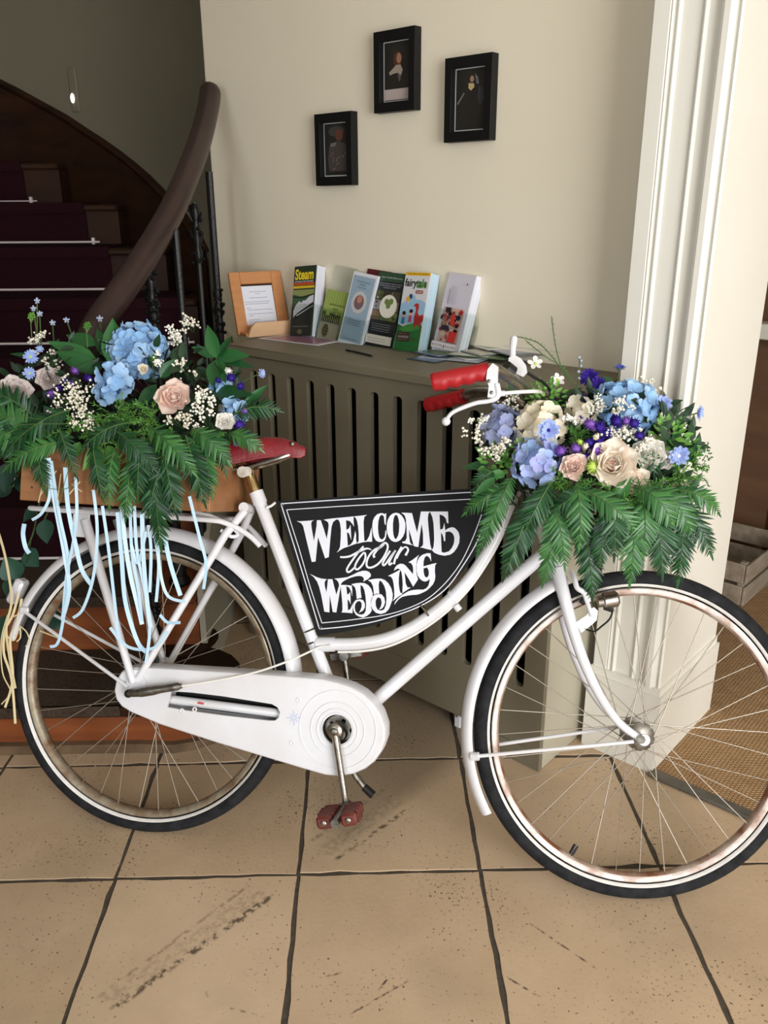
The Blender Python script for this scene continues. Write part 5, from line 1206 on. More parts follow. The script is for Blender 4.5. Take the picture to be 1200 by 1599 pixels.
def leafsprig(name, label, leaves, m, stem=None, group=None, face=None, cat='leaves'):
    """leaves: list of ((u0,v0,c0),(u1,v1,c1),width_m)"""
    p = bw(*leaves[0][0]); t = thing(name, label, cat, MX.Translation(p), group); I = MX.Translation(-p)
    for a, b, wd in leaves:
        me, M = leaf_pose(bw(*a), bw(*b), m, wd, rf.choice((-.12, -.05, .08)), .25, (face or (MN*.7+ZV*.5))+V((rf.uniform(-.35, .35), rf.uniform(-.2, .2), rf.uniform(-.3, .3))))
        new('leaf', me, I @ M, t)
    if stem: part('stem', TUBE(spline([I @ bw(*q) for q in stem], 4), .0018, 5), M_stem, t)
    return t
# fern fronds
def leaflet_blade(m):
    g = G(); vs = []
    for j in range(5):
        t = j/4; wdt = (.15*(1-t)**.6+.02)*(1 if t < 1 else 0)
        for s in (-1, 0, 1): vs.append((s*wdt*.62, t, -abs(s)*wdt*.2-.12*t*t))
    g.add(vs, [(j*3+i, j*3+i+1, j*3+4+i, j*3+3+i) for j in range(4) for i in range(2)])
    me = g.mesh('leaflet', 60); me.materials.append(m); return me
LB1, LB2 = leaflet_blade(M_fern), leaflet_blade(M_fern2)
def frond(p0, p1, bow, n, wl, label, group, blade=None, seed=0, tipleaf=True, face=None):
    r = random.Random(seed); P0, P1 = bw(*p0), bw(*p1); mid = (P0+P1)/2+bow
    pts = [P0*(1-t)**2+mid*2*t*(1-t)+P1*t*t for t in [i/16 for i in range(17)]]
    t_ = thing('fern_frond', label, 'fern', MX.Translation(P0), group); I = MX.Translation(-P0)
    part('stalk', TUBE([I @ q for q in pts], [.0016-.0011*i/16 for i in range(17)], 5), M_stem, t_)
    nb = face or (MN+ZV*.3); blade = blade or LB1
    for i in range(n):
        t = (i+.6)/n; k = min(15.99, t*16); a = int(k); q = pts[a].lerp(pts[a+1], k-a); T = (pts[min(a+1, 16)]-pts[a]).normalized()
        N = (nb-T*nb.dot(T)).normalized(); S = T.cross(N)
        L = wl*(sin(pi*(.12+.80*t))**.8)*r.uniform(.9, 1.08)
        for s in (1, -1):
            an = RAD(62-22*t)+r.uniform(-.08, .08); y = (S*s*sin(an)+T*cos(an)+N*r.uniform(-.3, .25)+V((0, 0, -.18))).normalized(); nn = N-y*N.dot(y)+T*r.uniform(-.5, .5); nn = (nn-y*nn.dot(y)).normalized(); x = y.cross(nn)
            new('leaflet', blade, I @ frame(q, x, y, nn) @ MX.Diagonal((L*r.uniform(.85, 1.05), L, L, 1)), t_)
    if tipleaf:
        T = (pts[16]-pts[15]).normalized(); N = (nb-T*nb.dot(T)).normalized()
        new('leaflet', blade, I @ frame(pts[16], T.cross(N), T, N) @ MX.Diagonal((wl*.75, wl*.55, wl*.5, 1)), t_)
    return t_
def fluff(u, v, c, Rx, Ry, n, label, m=M_fluff, seed=0, L=.009, group='feathery asparagus fern', wd=.0007, depth=.03):
    p = bw(u, v, c); r = random.Random(seed+u*3); t = thing('feathery_fern', label, 'fern', orient(p, MN+ZV*.3), group); g = G(); px = 1/720
    gs = G()
    for k in range(max(4, n//26)):
        a = r.uniform(0, 2*pi); e = V((cos(a)*Rx*px*r.uniform(.5, 1.1), sin(a)*Ry*px*r.uniform(.5, 1.1), r.uniform(0, depth))); s0 = V((r.uniform(-.2, .2)*Rx*px, r.uniform(-.2, .2)*Ry*px, -.01))
        gs.tube([s0, (s0+e)/2+V((0, 0, .006)), e], .0006, 3, caps=False)
        for i in range(26):
            t_ = i/26; q = s0.lerp(e, t_)+V((0, 0, .006*sin(pi*t_))); d = (e-s0).normalized()*.5+V((r.uniform(-1, 1), r.uniform(-1, 1), r.uniform(-.3, 1))); d.normalize(); d *= L*r.uniform(.6, 1.3); x = d.cross(V((r.uniform(-1, 1), r.uniform(-1, 1), 1))).normalized()*wd
            g.add([q-x, q+x, q+d*.6+x*1.3, q+d, q+d*.6-x*1.3], [(0, 1, 2, 3, 4)])
    part('needles', g, m, t, smooth=0, kind='stuff'); part('stems', gs, M_stem, t, kind='stuff'); return t
def clump(u, v, c, R, n, m, label, L=.014, group='small bright leaf sprigs', name='leaf_sprig'):
    p = bw(u, v, c); t = thing(name, label, 'leaves', orient(p, MN+ZV*.4), group); px = 1/720
    key = ('cl', m.name)
    if key not in LF: LF[key] = lmesh(m, 1, .5, .3, -.1)
    for i in range(n):
        a = i*2.4; rr_ = R*px*sqrt((i+.3)/n); q = V((rr_*cos(a), rr_*sin(a), rf.uniform(-.004, .018)*(1.2-rr_/(R*px)))); d = V((cos(a), sin(a), rf.uniform(.1, 1.0))).normalized(); x = d.cross(V((rf.uniform(-.3, .3), rf.uniform(-.3, .3), 1))).normalized()
        new('leaf', LF[key], frame(q, x, d, x.cross(d)) @ MX.Scale(L*rf.uniform(.7, 1.2), 4), t)
    part('stem', TUBE([(0, 0, -.02), (0, 0, .005)], .001, 5), M_stem, t); return t
def greenery(name, label, boxes, n, m, seed):
    r = random.Random(seed); g = G()
    for (u, v, ru, rv, c0, c1), k in boxes:
        for i in range(k):
            a = r.uniform(0, 2*pi); q = sqrt(r.random()); p = BP(u+ru*q*cos(a), v+rv*q*sin(a), r.uniform(c0, c1))
            d = V((r.gauss(0, 1), r.gauss(0, 1), r.gauss(0, .5))).normalized(); nn = d.orthogonal(); nn = (nn+V((0, 0, 1.2))); nn = (nn-d*nn.dot(d)).normalized()
            L = r.uniform(.025, .05); vs, fs = leafgeo(1, .42, .25, -.1, ny=4); g.add(vs, fs, frame(p, d.cross(nn), d, nn) @ MX.Scale(L, 4))
    return solo(name, g, m, label, 'foliage', MB, smooth=50, kind='stuff')
M_dark = mat('dark_leaf_green', (22, 50, 30), (34, 66, 36), rough=.5, noise=.8, nscale=12)  # dark green of the filler leaves between the blooms
# ================= rear arrangement
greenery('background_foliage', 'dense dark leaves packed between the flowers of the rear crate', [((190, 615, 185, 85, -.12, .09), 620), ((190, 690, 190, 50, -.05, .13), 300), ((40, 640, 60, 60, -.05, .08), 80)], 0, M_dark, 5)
hydrangea(216, 548, .03, .062, M_sky, 'largest sky blue hydrangea head at the top of the rear crate', .021)
hydrangea(180, 592, .10, .036, M_sky, 'small pale blue hydrangea head below and left of the largest rear one', .020)
hydrangea(170, 613, .10, .026, M_sky, 'pale blue hydrangea tuft under leaves at the middle of the rear crate', .017)
hydrangea(367, 643, .10, .026, M_sky, 'small blue hydrangea tuft at the right end of the rear crate', .018)
hydrangea(347, 602, .06, .022, M_sky, 'tiny blue hydrangea tuft below the five-leaved sprig', .016)
peony(272, 622, .15, .049, M_blush, 'blush pink peony in the middle of the rear crate', seed=1)
peony(24, 612, .12, .046, M_paleflower, 'large pale greyish pink bloom at the left end of the rear crate', seed=2)
peony(76, 592, .08, .034, M_paleflower, 'half-hidden pale bloom under brown grass at left', seed=3)
peony(352, 660, .14, .026, M_ivory, 'white ragged bloom near the saddle', seed=4)
peony(224, 577, .11, .016, M_cream, 'tiny cream bloom below the largest blue hydrangea', seed=9)
k_ = 0
for (u, v, c, rx, ry, n, where) in [(118, 618, .15, 34, 38, 210, 'big dense white gypsophila cluster at the left of the rear crate'), (140, 655, .16, 22, 20, 80, 'loose gypsophila at the lower edge of the big left cluster'),
        (318, 622, .15, 22, 26, 110, 'gypsophila cluster right of the blush peony'), (290, 658, .17, 26, 20, 90, 'gypsophila below the blush peony'), (322, 655, .15, 18, 16, 50, 'gypsophila beside the white ragged bloom'),
        (275, 530, .0, 28, 22, 90, 'gypsophila rising right of the largest blue hydrangea'), (298, 508, -.02, 22, 16, 60, 'topmost gypsophila in front of the balusters'), (292, 574, .06, 18, 20, 50, 'gypsophila between the largest hydrangea and the five-leaved sprig'),
        (60, 535, .02, 26, 20, 70, 'gypsophila at the upper left, above the two blue daisies'), (84, 566, .05, 20, 22, 50, 'sparse gypsophila right of the two blue daisies'), (165, 545, .04, 14, 10, 24, 'few gypsophila blossoms on the dark leaves'),
        (245, 560, .09, 22, 14, 40, 'gypsophila lying over the largest blue hydrangea'), (20, 668, .14, 10, 14, 14, 'few gypsophila blossoms at the left frame edge')]:
    gyp(u, v, c, rx, ry, n, where, k_); k_ += 1
daisy(48, 557, .10, .019, M_daisy, 'upper of the two bright blue daisies at left', n=14, wd=.28)
daisy(46, 583, .11, .016, M_daisy, 'lower of the two bright blue daisies at left', n=14, wd=.28)
daisy(62, 545, .08, .010, M_daisy, 'small blue daisy half behind the upper left daisy', n=10)
daisy(408, 583, .10, .012, M_daisy, 'small blue daisy standing out beyond the right end of the rear crate', dirn=V((.7, -.6, .2)), n=10, stem_to=(378, 597, .08))
for (u, v, sx, sy, lab) in [(52, 482, 60, 520, 'tallest pale blue blossom sprig at upper left'), (58, 470, 58, 515, 'tip blossom above the tallest pale blue sprig'), (82, 504, 86, 545, 'pale blue twin blossom sprig, second from the left'), (104, 500, 118, 520, 'slanting narrow pale blue bud sprig'), (156, 498, 160, 530, 'single pale blue bud before the handrail'), (62, 490, 64, 520, 'small pale blossom beside the tallest sprig')]:
    daisy(u, v, .0, .0085, M_lav, lab, n=5, wd=.55, double=False, stem_to=(sx, sy+18, .0), group='small pale blue sprigs')
for (u, v, R, m, lab) in [(138, 591, .0085, M_violet, 'dark violet rosebud on the big left gypsophila'), (101, 594, .008, M_violet, 'dark violet rosebud at the left edge of the big left gypsophila'), (80, 615, .0085, M_lilac, 'lilac rosebud left of the big left gypsophila'), (111, 600, .007, M_lilac, 'lilac rosebud in the middle of the big left gypsophila'), (117, 579, .008, M_lilac, 'lilac petal bud at the top of the big left gypsophila'), (92, 606, .007, M_violet, 'violet bud tucked under the big left gypsophila'),
        (361, 590, .0095, M_violet, 'uppermost dark violet rosebud at the right of the rear crate'), (376, 603, .008, M_violet, 'dark violet rosebud right of the uppermost one'), (341, 594, .006, M_violet, 'violet bud beside the tiny blue tuft'), (384, 642, .0085, M_lilac, 'lilac rosebud above the saddle, upper'), (374, 663, .0105, M_violet, 'large violet rosebud above the saddle'), (386, 681, .007, M_violet, 'small violet rosebud touching the saddle'), (371, 690, .008, M_lilac, 'lowest lilac rosebud beside the saddle'), (357, 580, .007, M_ivory, 'white bud above the uppermost violet rosebud')]:
    bud(u, v, .13, R, m, lab)
for (u, v, lab) in [(137, 512, 'green umbel bud cluster before the handrail'), (50, 497, 'green umbel bud cluster at upper left'), (240, 563, 'green umbel buds over the largest blue hydrangea'), (178, 540, 'green umbel buds between leaf and hydrangea')]:
    p = bw(u, v, .06); t = thing('green_bud_umbel', lab, 'buds', orient(p, MN+ZV*.3), 'green umbels'); g = G(); gs = G()
    for i in range(16): a = i*2.4; q = V((.010*sqrt(i/16)*cos(a), .010*sqrt(i/16)*sin(a)+.004, .006-.004*i/16)); g.ball(q, .0026, 6, 4); gs.tube([(0, -.014, 0), q], .0005, 4)
    gs.tube([(0, -.014, 0), (.003, -.045, -.01)], .0012, 5)
    part('buds', g, M_bright, t, smooth=170, kind='stuff'); part('stems', gs, M_stem, t, kind='stuff')
for lv_, lab in [([((178, 570, .06), (178, 498, .05), .055)], 'big upright glossy leaf left of the largest blue hydrangea'), ([((150, 560, .06), (75, 536, .07), .040)], 'long glossy leaf pointing left at upper left'), ([((158, 585, .07), (85, 545, .09), .048)], 'broad glossy leaf pointing left above the gypsophila'), ([((160, 575, .08), (118, 575, .11), .032)], 'short glossy leaf over the big left gypsophila'),
        ([((150, 540, .04), (100, 518, .03), .036)], 'dark glossy leaf behind the green umbel'), ([((170, 560, .03), (150, 510, .02), .034)], 'narrow glossy leaf behind the big upright one'), ([((250, 590, .08), (276, 560, .08), .03)], 'dark leaf at the right of the largest blue hydrangea'), ([((245, 600, .08), (210, 640, .11), .03)], 'dark leaf left of the blush peony'), ([((330, 610, .07), (398, 622, .12), .045)], 'broad dark leaf over the right end of the crate'), ([((380, 635, .1), (418, 600, .1), .022)], 'olive leaf at the far right of the rear crate'),
        ([((60, 560, .04), (12, 520+28, .04), .014)], 'thin dark leaf at the left frame edge')]:
    leafsprig('glossy_leaf', lab, lv_, M_leaf, group='broad glossy leaves')
leafsprig('five_leaved_sprig', 'whorl of glossy dark green leaves at the upper right of the rear crate', [((339, 560, .06), (322, 505, .06), .036), ((339, 558, .06), (366, 525, .07), .028), ((340, 558, .06), (386, 553, .09), .032), ((338, 558, .06), (298, 540, .07), .028), ((338, 562, .07), (332, 606, .10), .034), ((341, 562, .07), (352, 598, .10), .026), ((343, 560, .06), (402, 578, .09), .022)], M_leaf, stem=[(339, 560, .06), (330, 590, .04), (322, 620, .0)])
leafsprig('lower_leaf_sprig', 'mid green rounded leaves hanging over the crate front', [((160, 690, .17), (128, 735, .19), .034), ((165, 700, .17), (148, 742, .19), .026), ((168, 695, .17), (185, 732, .19), .026), ((200, 690, .17), (216, 722, .19), .028), ((125, 690, .17), (112, 720, .18), .026), ((150, 720, .18), (165, 745, .19), .02)], M_leafpale, stem=[(168, 740, .18), (165, 700, .17), (150, 660, .15)])
FS = 'fern fronds over the rear crate'
rear_fronds = [((60, 690, .15), (-20, 640, .17), 26, .052), ((75, 700, .16), (-30, 690, .18), 28, .055), ((60, 655, .14), (-10, 615, .16), 22, .045), ((100, 690, .17), (10, 730, .19), 24, .045), ((110, 640, .16), (15, 700, .19), 26, .050),
               ((240, 690, .18), (250, 846, .19), 34, .056), ((215, 700, .18), (196, 805, .20), 26, .042), ((290, 680, .18), (318, 780, .19), 26, .046), ((255, 700, .18), (275, 800, .20), 24, .044), ((180, 700, .18), (170, 790, .19), 20, .036), ((270, 690, .17), (235, 790, .20), 26, .042),
               ((360, 650, .12), (432, 640, .13), 20, .036), ((350, 680, .13), (405, 700, .15), 18, .034), ((330, 660, .12), (352, 735, .16), 20, .036), ((90, 660, .16), (118, 740, .19), 20, .034), ((320, 690, .15), (330, 770, .18), 22, .036), ((20, 650, .14), (45, 720, .18), 22, .044), ((205, 660, .17), (130, 700, .2), 20, .034),
 ((230, 665, .19), (300, 735, .22), 24, .042), ((225, 690, .19), (215, 770, .21), 24, .040), ((145, 690, .18), (160, 775, .20), 22, .036), ((300, 670, .17), (355, 720, .18), 22, .038), ((60, 700, .17), (70, 765, .19), 18, .034), ((175, 670, .18), (240, 730, .22), 24, .040), ((50, 670, .16), (-20, 700, .18), 24, .046)]
places = ['leftmost frond reaching out of the frame', 'lowest left frond reaching out of the frame', 'upper left frond beside the pale bloom', 'frond drooping left over the crate corner', 'frond sweeping left below the gypsophila', 'longest frond hanging down over the rear mudguard', 'frond hanging over the ribbons', 'frond hanging at the right end of the crate', 'second frond from the longest one, on its right', 'short frond over the crate front', 'frond crossing the longest one', 'frond pointing right above the saddle', 'frond lying over the saddle back', 'frond drooping beside the saddle', 'short frond over the crate left half', 'frond at the crate right corner', 'frond over the crate left corner', 'small frond above the rounded leaves', 'frond sweeping right below the blush peony', 'frond between the longest one and the ribbons', 'short frond behind the rounded leaves', 'frond pointing down right above the seat post', 'short frond at the crate left corner edge', 'frond lying diagonally over the feathery mound', 'middle left frond reaching out of the frame']
for i, ((a, b, n, wl), pl_) in enumerate(zip(rear_fronds, places)):
    frond(a, b, V((0, -.02, .03)), n, wl, 'dark green fern, '+pl_, FS, LB1 if i % 3 else LB2, i)
for i, (u, v, rx, ry, n, lab) in enumerate([(190, 650, 50, 34, 620, 'feathery fern mound in the middle of the rear crate'), (235, 655, 34, 30, 420, 'feathery fern left of the blush peony'), (150, 668, 34, 26, 360, 'feathery fern under the big left gypsophila'), (205, 690, 60, 30, 560, 'lower feathery fern mound over the crate front'), (300, 700, 36, 26, 320, 'feathery fern at the crate right end'), (70, 690, 40, 22, 260, 'feathery fern over the left fronds'), (110, 672, 20, 20, 180, 'small feathery fern tuft at left'), (330, 690, 34, 26, 300, 'feathery fern behind the saddle'), (255, 690, 40, 24, 360, 'feathery fern hanging over the crate edge')]):
    fluff(u, v, .16, rx, ry, n, lab, seed=i)
g0 = G()
for i, (a, b, c) in enumerate([((100, 660), (25, 650), (-5, 653)), ((130, 662), (60, 662), (28, 664)), ((130, 700), (110, 760), (60, 760)), ((150, 690), (190, 720), (205, 690)), ((120, 700), (105, 740), (92, 790)), ((200, 690), (230, 720), (300, 690))]):
    solo('grass_blade', G().tube(spline([bw(a[0], a[1], .17), bw(b[0], b[1], .2), bw(c[0], c[1], .2)], 6), .0008, 5), M_stem, ['upper horizontal grass blade over the left ferns', 'lower horizontal grass blade over the left ferns', 'grass blade curving down left over the crate corner', 'grass blade curving right over the crate front', 'grass blade hanging straight before the crate', 'grass blade running right towards the saddle'][i], 'grass', group='grass stems')
# ivy and raffia behind the mudguard, ribbons
ivy_pts = [((30, 905, -.04), (5, 870, -.02), .07), ((30, 905, -.04), (12, 935, 0), .06), ((60, 790, -.05), (35, 815, -.03), .04), ((70, 810, -.05), (75, 850, -.04), .045), ((40, 860, -.05), (60, 885, -.04), .05), ((20, 760, .0), (-10, 775, .02), .05), ((25, 745, .05), (45, 775, .06), .03), ((15, 720, .08), (10, 770, .09), .05), ((80, 955, -.06), (95, 985, -.05), .05), ((75, 935, -.06), (98, 950, -.05), .05), ((10, 960, -.03), (0, 1005, -.02), .05)]
for i, (a, b, wd) in enumerate(ivy_pts):
    leafsprig('ivy_leaf', 'blue-green ivy leaf '+['pointing left level with the mudguard lamp', 'hanging just above the mudguard lamp', 'upper one below the crate corner', 'lower one below the crate corner', 'pressed against the mudguard curve', 'highest at the left frame edge', 'beside the crate left corner', 'drooping at the left edge under the fern', 'seen through the wheel below the far stay', 'seen through the wheel at the far stay', 'lowest at the left frame edge'][i], [(a, b, wd)], M_ivy, group='ivy leaves behind the rear mudguard', stem=[a, (a[0]+12, a[1]-28, a[2]), (a[0]+18, a[1]-60, a[2]-.01)])
rib = [[(76, 715), (84, 775), (100, 860), (108, 920), (98, 965)], [(80, 720), (92, 800), (106, 870), (104, 930), (92, 1000), (78, 1010)], [(72, 715), (78, 770), (66, 800), (50, 812)], [(102, 730), (106, 790), (118, 850), (128, 890), (142, 912)],
       [(118, 745), (120, 800), (114, 850), (104, 900), (98, 968)], [(146, 765), (152, 830), (146, 900), (130, 950), (114, 965)], [(190, 790), (196, 850), (204, 900), (215, 945), (222, 975)], [(203, 780), (206, 860), (216, 920), (222, 970)], [(210, 790), (214, 860), (226, 920), (234, 980), (228, 1035)],
       [(222, 800), (224, 870), (230, 940), (235, 980)], [(232, 820), (236, 860), (234, 925)], [(240, 830), (248, 880), (244, 940)], [(256, 830), (266, 880), (282, 930)], [(296, 775), (312, 840), (322, 880), (318, 920)], [(160, 790), (170, 860), (178, 930), (186, 1000)], [(184, 800), (190, 870), (196, 940), (214, 1000), (228, 1018)],
       [(246, 835), (250, 890), (262, 930), (290, 940)], [(172, 980), (200, 1010), (240, 1012), (262, 985)], [(38, 818), (36, 835), (40, 855), (46, 864)], [(250, 960), (262, 972), (282, 972)], [(228, 830), (216, 880), (205, 850)]]
rlab = ['ribbon at the far left, ending in a short free tip', 'longest leftmost ribbon, curling at its tip over the mudguard stay', 'short ribbon curling back left below the crate corner', 'ribbon curling away above the left strut', 'ribbon crossing the rear tyre at left', 'ribbon looping left beside the left strut', 'ribbon at the left edge of the middle bunch', 'second ribbon of the middle bunch', 'long ribbon of the middle bunch down to the hub', 'wide ribbon in the middle bunch', 'short ribbon right of the middle bunch', 'short ribbon ending before the dark stairs, right of the middle bunch', 'ribbon slanting right over the rear tyre top', 'rightmost ribbon over the right end of the mudguard', 'thin ribbon left of the middle bunch, curving into it', 'ribbon curling right at the wheel hub', 'ribbon with a right-hand curl below the middle bunch', 'low curl of ribbon between strut and hub', 'stray ribbon end left of the mudguard', 'tiny ribbon curl right of the hub ribbons', 'ribbon slanting left behind the middle bunch']
for i, l in enumerate(rib):
    P = spline([bw(u, v, .185-.05*min(1, max(0, (v-800)/200))) for u, v in l], 6); c0 = P[0]
    lab = 'pale blue '+rlab[i]
    solo('satin_ribbon', G().sheet([p-c0 for p in P], .0065 if i % 3 else .009, TOCAM(P[len(P)//2]), None), M_ribbon, lab, 'ribbon', MX.Translation(c0), 'pale blue satin ribbons', smooth=170)
raf = [[(-6, 820), (6, 860), (14, 900), (18, 940), (10, 980), (14, 1020), (24, 1075)], [(30, 925), (20, 960), (8, 985), (6, 1020), (18, 1060), (24, 1130)], [(34, 935), (26, 975), (16, 1000), (20, 1060), (8, 1105)], [(28, 960), (14, 968), (10, 990), (22, 1000), (30, 980), (32, 995), (26, 1002)], [(12, 960), (2, 1000), (4, 1050), (16, 1080), (2, 1100)], [(26, 975), (40, 985), (46, 1000), (40, 1010)], [(62, 985), (80, 992), (100, 1000), (92, 998)]]
for i, l in enumerate(raf):
    P = spline([bw(u, v, .03) for u, v in l], 6); c0 = P[0]
    solo('raffia_strand', G().sheet([p-c0 for p in P], .0055 if i < 3 else .003, TOCAM(c0)), M_raffia, 'pale raffia strand at the mudguard end, '+['the longest, rising above the mudguard', 'hanging straight lowest', 'hanging left of the lowest one', 'knotted into a bow', 'splayed out to the left', 'short loop over the tyre', 'thin one lying along the mudguard stay'][i], 'raffia', MX.Translation(c0), 'raffia strands', smooth=170)
for i, (u, v, u2, v2) in enumerate([(75, 720, 60, 785), (88, 735, 62, 775), (125, 752, 108, 772), (95, 740, 90, 780), (112, 756, 128, 768)]):
    solo('straw', G().tube([bw(u, v, .18), bw(u2, v2, .185)], .0012, 5), M_raffia, ['leftmost golden straw, slanting over the crate front', 'golden straw crossing the leftmost one', 'golden straw nearest the left strut', 'short upright golden straw on the crate front', 'golden straw slanting right on the crate front'][i], 'straw', group='golden straws on the crate front')
# ================= front arrangement
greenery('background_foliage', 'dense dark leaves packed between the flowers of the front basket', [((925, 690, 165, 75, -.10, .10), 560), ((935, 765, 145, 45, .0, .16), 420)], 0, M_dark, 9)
hydrangea(975, 640, .05, .058, M_sky, 'large sky blue hydrangea head at the top of the front basket', .022)
hydrangea(838, 722, .15, .046, M_peri, 'periwinkle blue hydrangea head at the lower left of the front basket', .020)
hydrangea(785, 667, .10, .038, M_lav, 'greyish lavender hydrangea head at the far left of the front basket', .021)
hydrangea(845, 665, .12, .046, M_cream, 'cream hydrangea head left of centre in the front basket', .021)
hydrangea(908, 643, .08, .026, M_cream, 'small cream hydrangea tuft behind the violet buds', .018)
peony(957, 728, .17, .060, M_peach, 'large peach peony with a coral heart in the front basket', seed=11, inner=flat((246, 158, 136), .6))
peony(992, 752, .17, .036, M_peach, 'open peach outer bloom at the lower right of the peony', seed=15)
peony(895, 730, .18, .033, M_blush, 'crumpled blush rose between periwinkle hydrangea and peony', seed=12)
peony(1014, 712, .13, .042, M_ivory, 'ivory white bloom right of the peach peony', seed=13)
peony(1040, 720, .11, .026, M_ivory, 'smaller ivory bloom behind the right-hand daisy', seed=16)
daisy(857, 672, .19, .024, M_daisy, 'pale blue daisy lying on the cream hydrangea', n=10, wd=.46, centre=M_violet)
daisy(1034, 631, .06, .022, M_daisy, 'blue daisy right of the large hydrangea', dirn=V((-.1, -.7, .7)), n=10, wd=.46)
daisy(1061, 712, .13, .022, M_daisy, 'pale blue daisy in front of the ivory bloom', n=10, wd=.46, centre=M_ivory)
daisy(1090, 645, .06, .019, M_daisy, 'rightmost blue daisy on a long stem', dirn=V((.75, -.65, .1)), n=9, wd=.42, stem_to=(1020, 668, .05))
daisy(968, 576, -.02, .015, M_deepblue, 'deep blue cornflower standing on a stem against the pilaster', dirn=V((0, -.3, 1)), n=12, wd=.3, stem_to=(962, 615, 0))
daisy(920, 590, .0, .024, M_violet, 'largest deep violet bloom at the top', n=16, wd=.25, centre=M_violet, group='violet asters')
daisy(936, 602, .03, .022, M_violet, 'deep violet bloom overlapping the large hydrangea', n=16, wd=.25, centre=M_violet, group='violet asters')
daisy(910, 622, .05, .013, M_violet, 'small deep violet bloom below the largest one', n=12, wd=.25, centre=M_violet, group='violet asters')
daisy(905, 655, .1, .010, M_violet, 'small violet bloom at the left of the upper rosebuds', n=12, wd=.25, centre=M_violet, group='violet asters')
for (u, v, R, lab) in [(871, 594, .018, 'white small lily beside the shifter'), (836, 568, .018, 'white blossom behind the shifter'), (888, 626, .012, 'small white blossom beside the bright leaves'), (870, 615, .010, 'tiny white blossom above the bright leaves'), (1100, 800, .0, '')]:
    if R: daisy(u, v, .03, R, M_ivory, lab, n=5, wd=.6, double=False, group='small white blossoms', dirn=V((.1, -.7, .6)))
for (u, v, R, m, lab) in [(922, 663, .0105, M_lilac, 'lilac rosebud at the left of the upper row'), (937, 667, .0105, M_violet, 'dark violet rosebud beside the upper left lilac one'), (947, 677, .0095, M_violet, 'dark violet rosebud below the upper row'), (963, 658, .0115, M_violet, 'big dark violet rosebud before the large hydrangea'), (979, 657, .0085, M_lilac, 'lilac rosebud in the middle of the upper row'), (991, 661, .0105, M_violet, 'rightmost dark violet rosebud of the upper row'), (999, 680, .0085, M_violet, 'lone dark violet rosebud right of the gypsophila'), (921, 692, .010, M_violet, 'dark violet rosebud at the left of the lower group'), (938, 691, .010, M_violet, 'dark violet rosebud at the right of the lower group'), (900, 700, .0105, M_lilac, 'round lilac rosebud above the blush rose'), (931, 704, .0105, M_lilac, 'round lilac rosebud above the peach peony'), (916, 715, .0095, M_violet, 'dark violet rosebud touching the blush rose'), (876, 704, .0105, M_lilac, 'round lilac rosebud right of the periwinkle hydrangea')]:
    bud(u, v, .17, R, m, lab, 'violet rosebuds in the front basket')
for (u, v, m, lab) in [(926, 729, M_lime, 'lime green petal bud left of the peach peony'), (915, 697, M_cream, 'small cream bud in the lower violet group'), (932, 682, M_cream, 'small cream bud between the violet groups'), (906, 690, M_lime, 'tiny lime bud above the lilac rosebud')]:
    bud(u, v, .18, .013 if u == 926 else .0055, m, lab, 'lime and cream buds')
k_ = 40
for (u, v, c, rx, ry, n, lab) in [(740, 680, .12, 18, 22, 80, 'leftmost gypsophila cluster of the front basket'), (768, 708, .14, 24, 16, 90, 'gypsophila cluster below the lavender hydrangea'), (797, 632, .09, 18, 18, 60, 'gypsophila under the brake lever'), (758, 655, .12, 16, 14, 40, 'gypsophila left of the lavender hydrangea'), (787, 690, .15, 14, 12, 40, 'gypsophila between lavender and periwinkle hydrangeas'),
        (1012, 607, .0, 16, 18, 70, 'gypsophila standing right of the large hydrangea'), (928, 636, .10, 16, 18, 70, 'gypsophila left of the large blue hydrangea'), (960, 636, .12, 22, 12, 70, 'gypsophila lying across the large blue hydrangea'), (975, 680, .15, 30, 20, 140, 'gypsophila above the peach peony'), (1002, 693, .15, 20, 14, 70, 'gypsophila at the right above the ivory bloom'), (888, 662, .15, 14, 12, 50, 'gypsophila right of the pale blue daisy'), (880, 655, .15, 12, 10, 30, 'small gypsophila sprig over the cream hydrangea'), (1020, 640, .02, 12, 14, 30, 'gypsophila beside the upper right daisy'), (1070, 790, .12, 10, 8, 12, 'few blossoms low at the right')]:
    gyp(u, v, c, rx, ry, n, lab, k_, group='gypsophila clusters in the front basket'); k_ += 1
clump(855, 624, .11, 26, 34, M_bright, 'bright green leaf clump under the shifter', .015)
clump(843, 616, .10, 20, 22, M_bright, 'smaller bright green leaf clump beside the lever cable', .013)
clump(1045, 682, .08, 24, 28, M_bright, 'bright green sprig at the upper right', .018)
clump(810, 700, .15, 10, 12, M_bright, 'small bright sprig left of the periwinkle hydrangea', .012)
clump(772, 722, .13, 20, 24, M_bright, 'green leaf sprig at the lower left', .020)
clump(1068, 705, .06, 18, 18, M_leafpale, 'mid green sprig behind the right daisy', .018)
clump(1102, 712, .05, 8, 16, M_fern2, 'small dark umbel at the right edge', .007)
clump(1015, 722, .16, 14, 18, M_fern2, 'dark green umbel before the ivory bloom', .008)
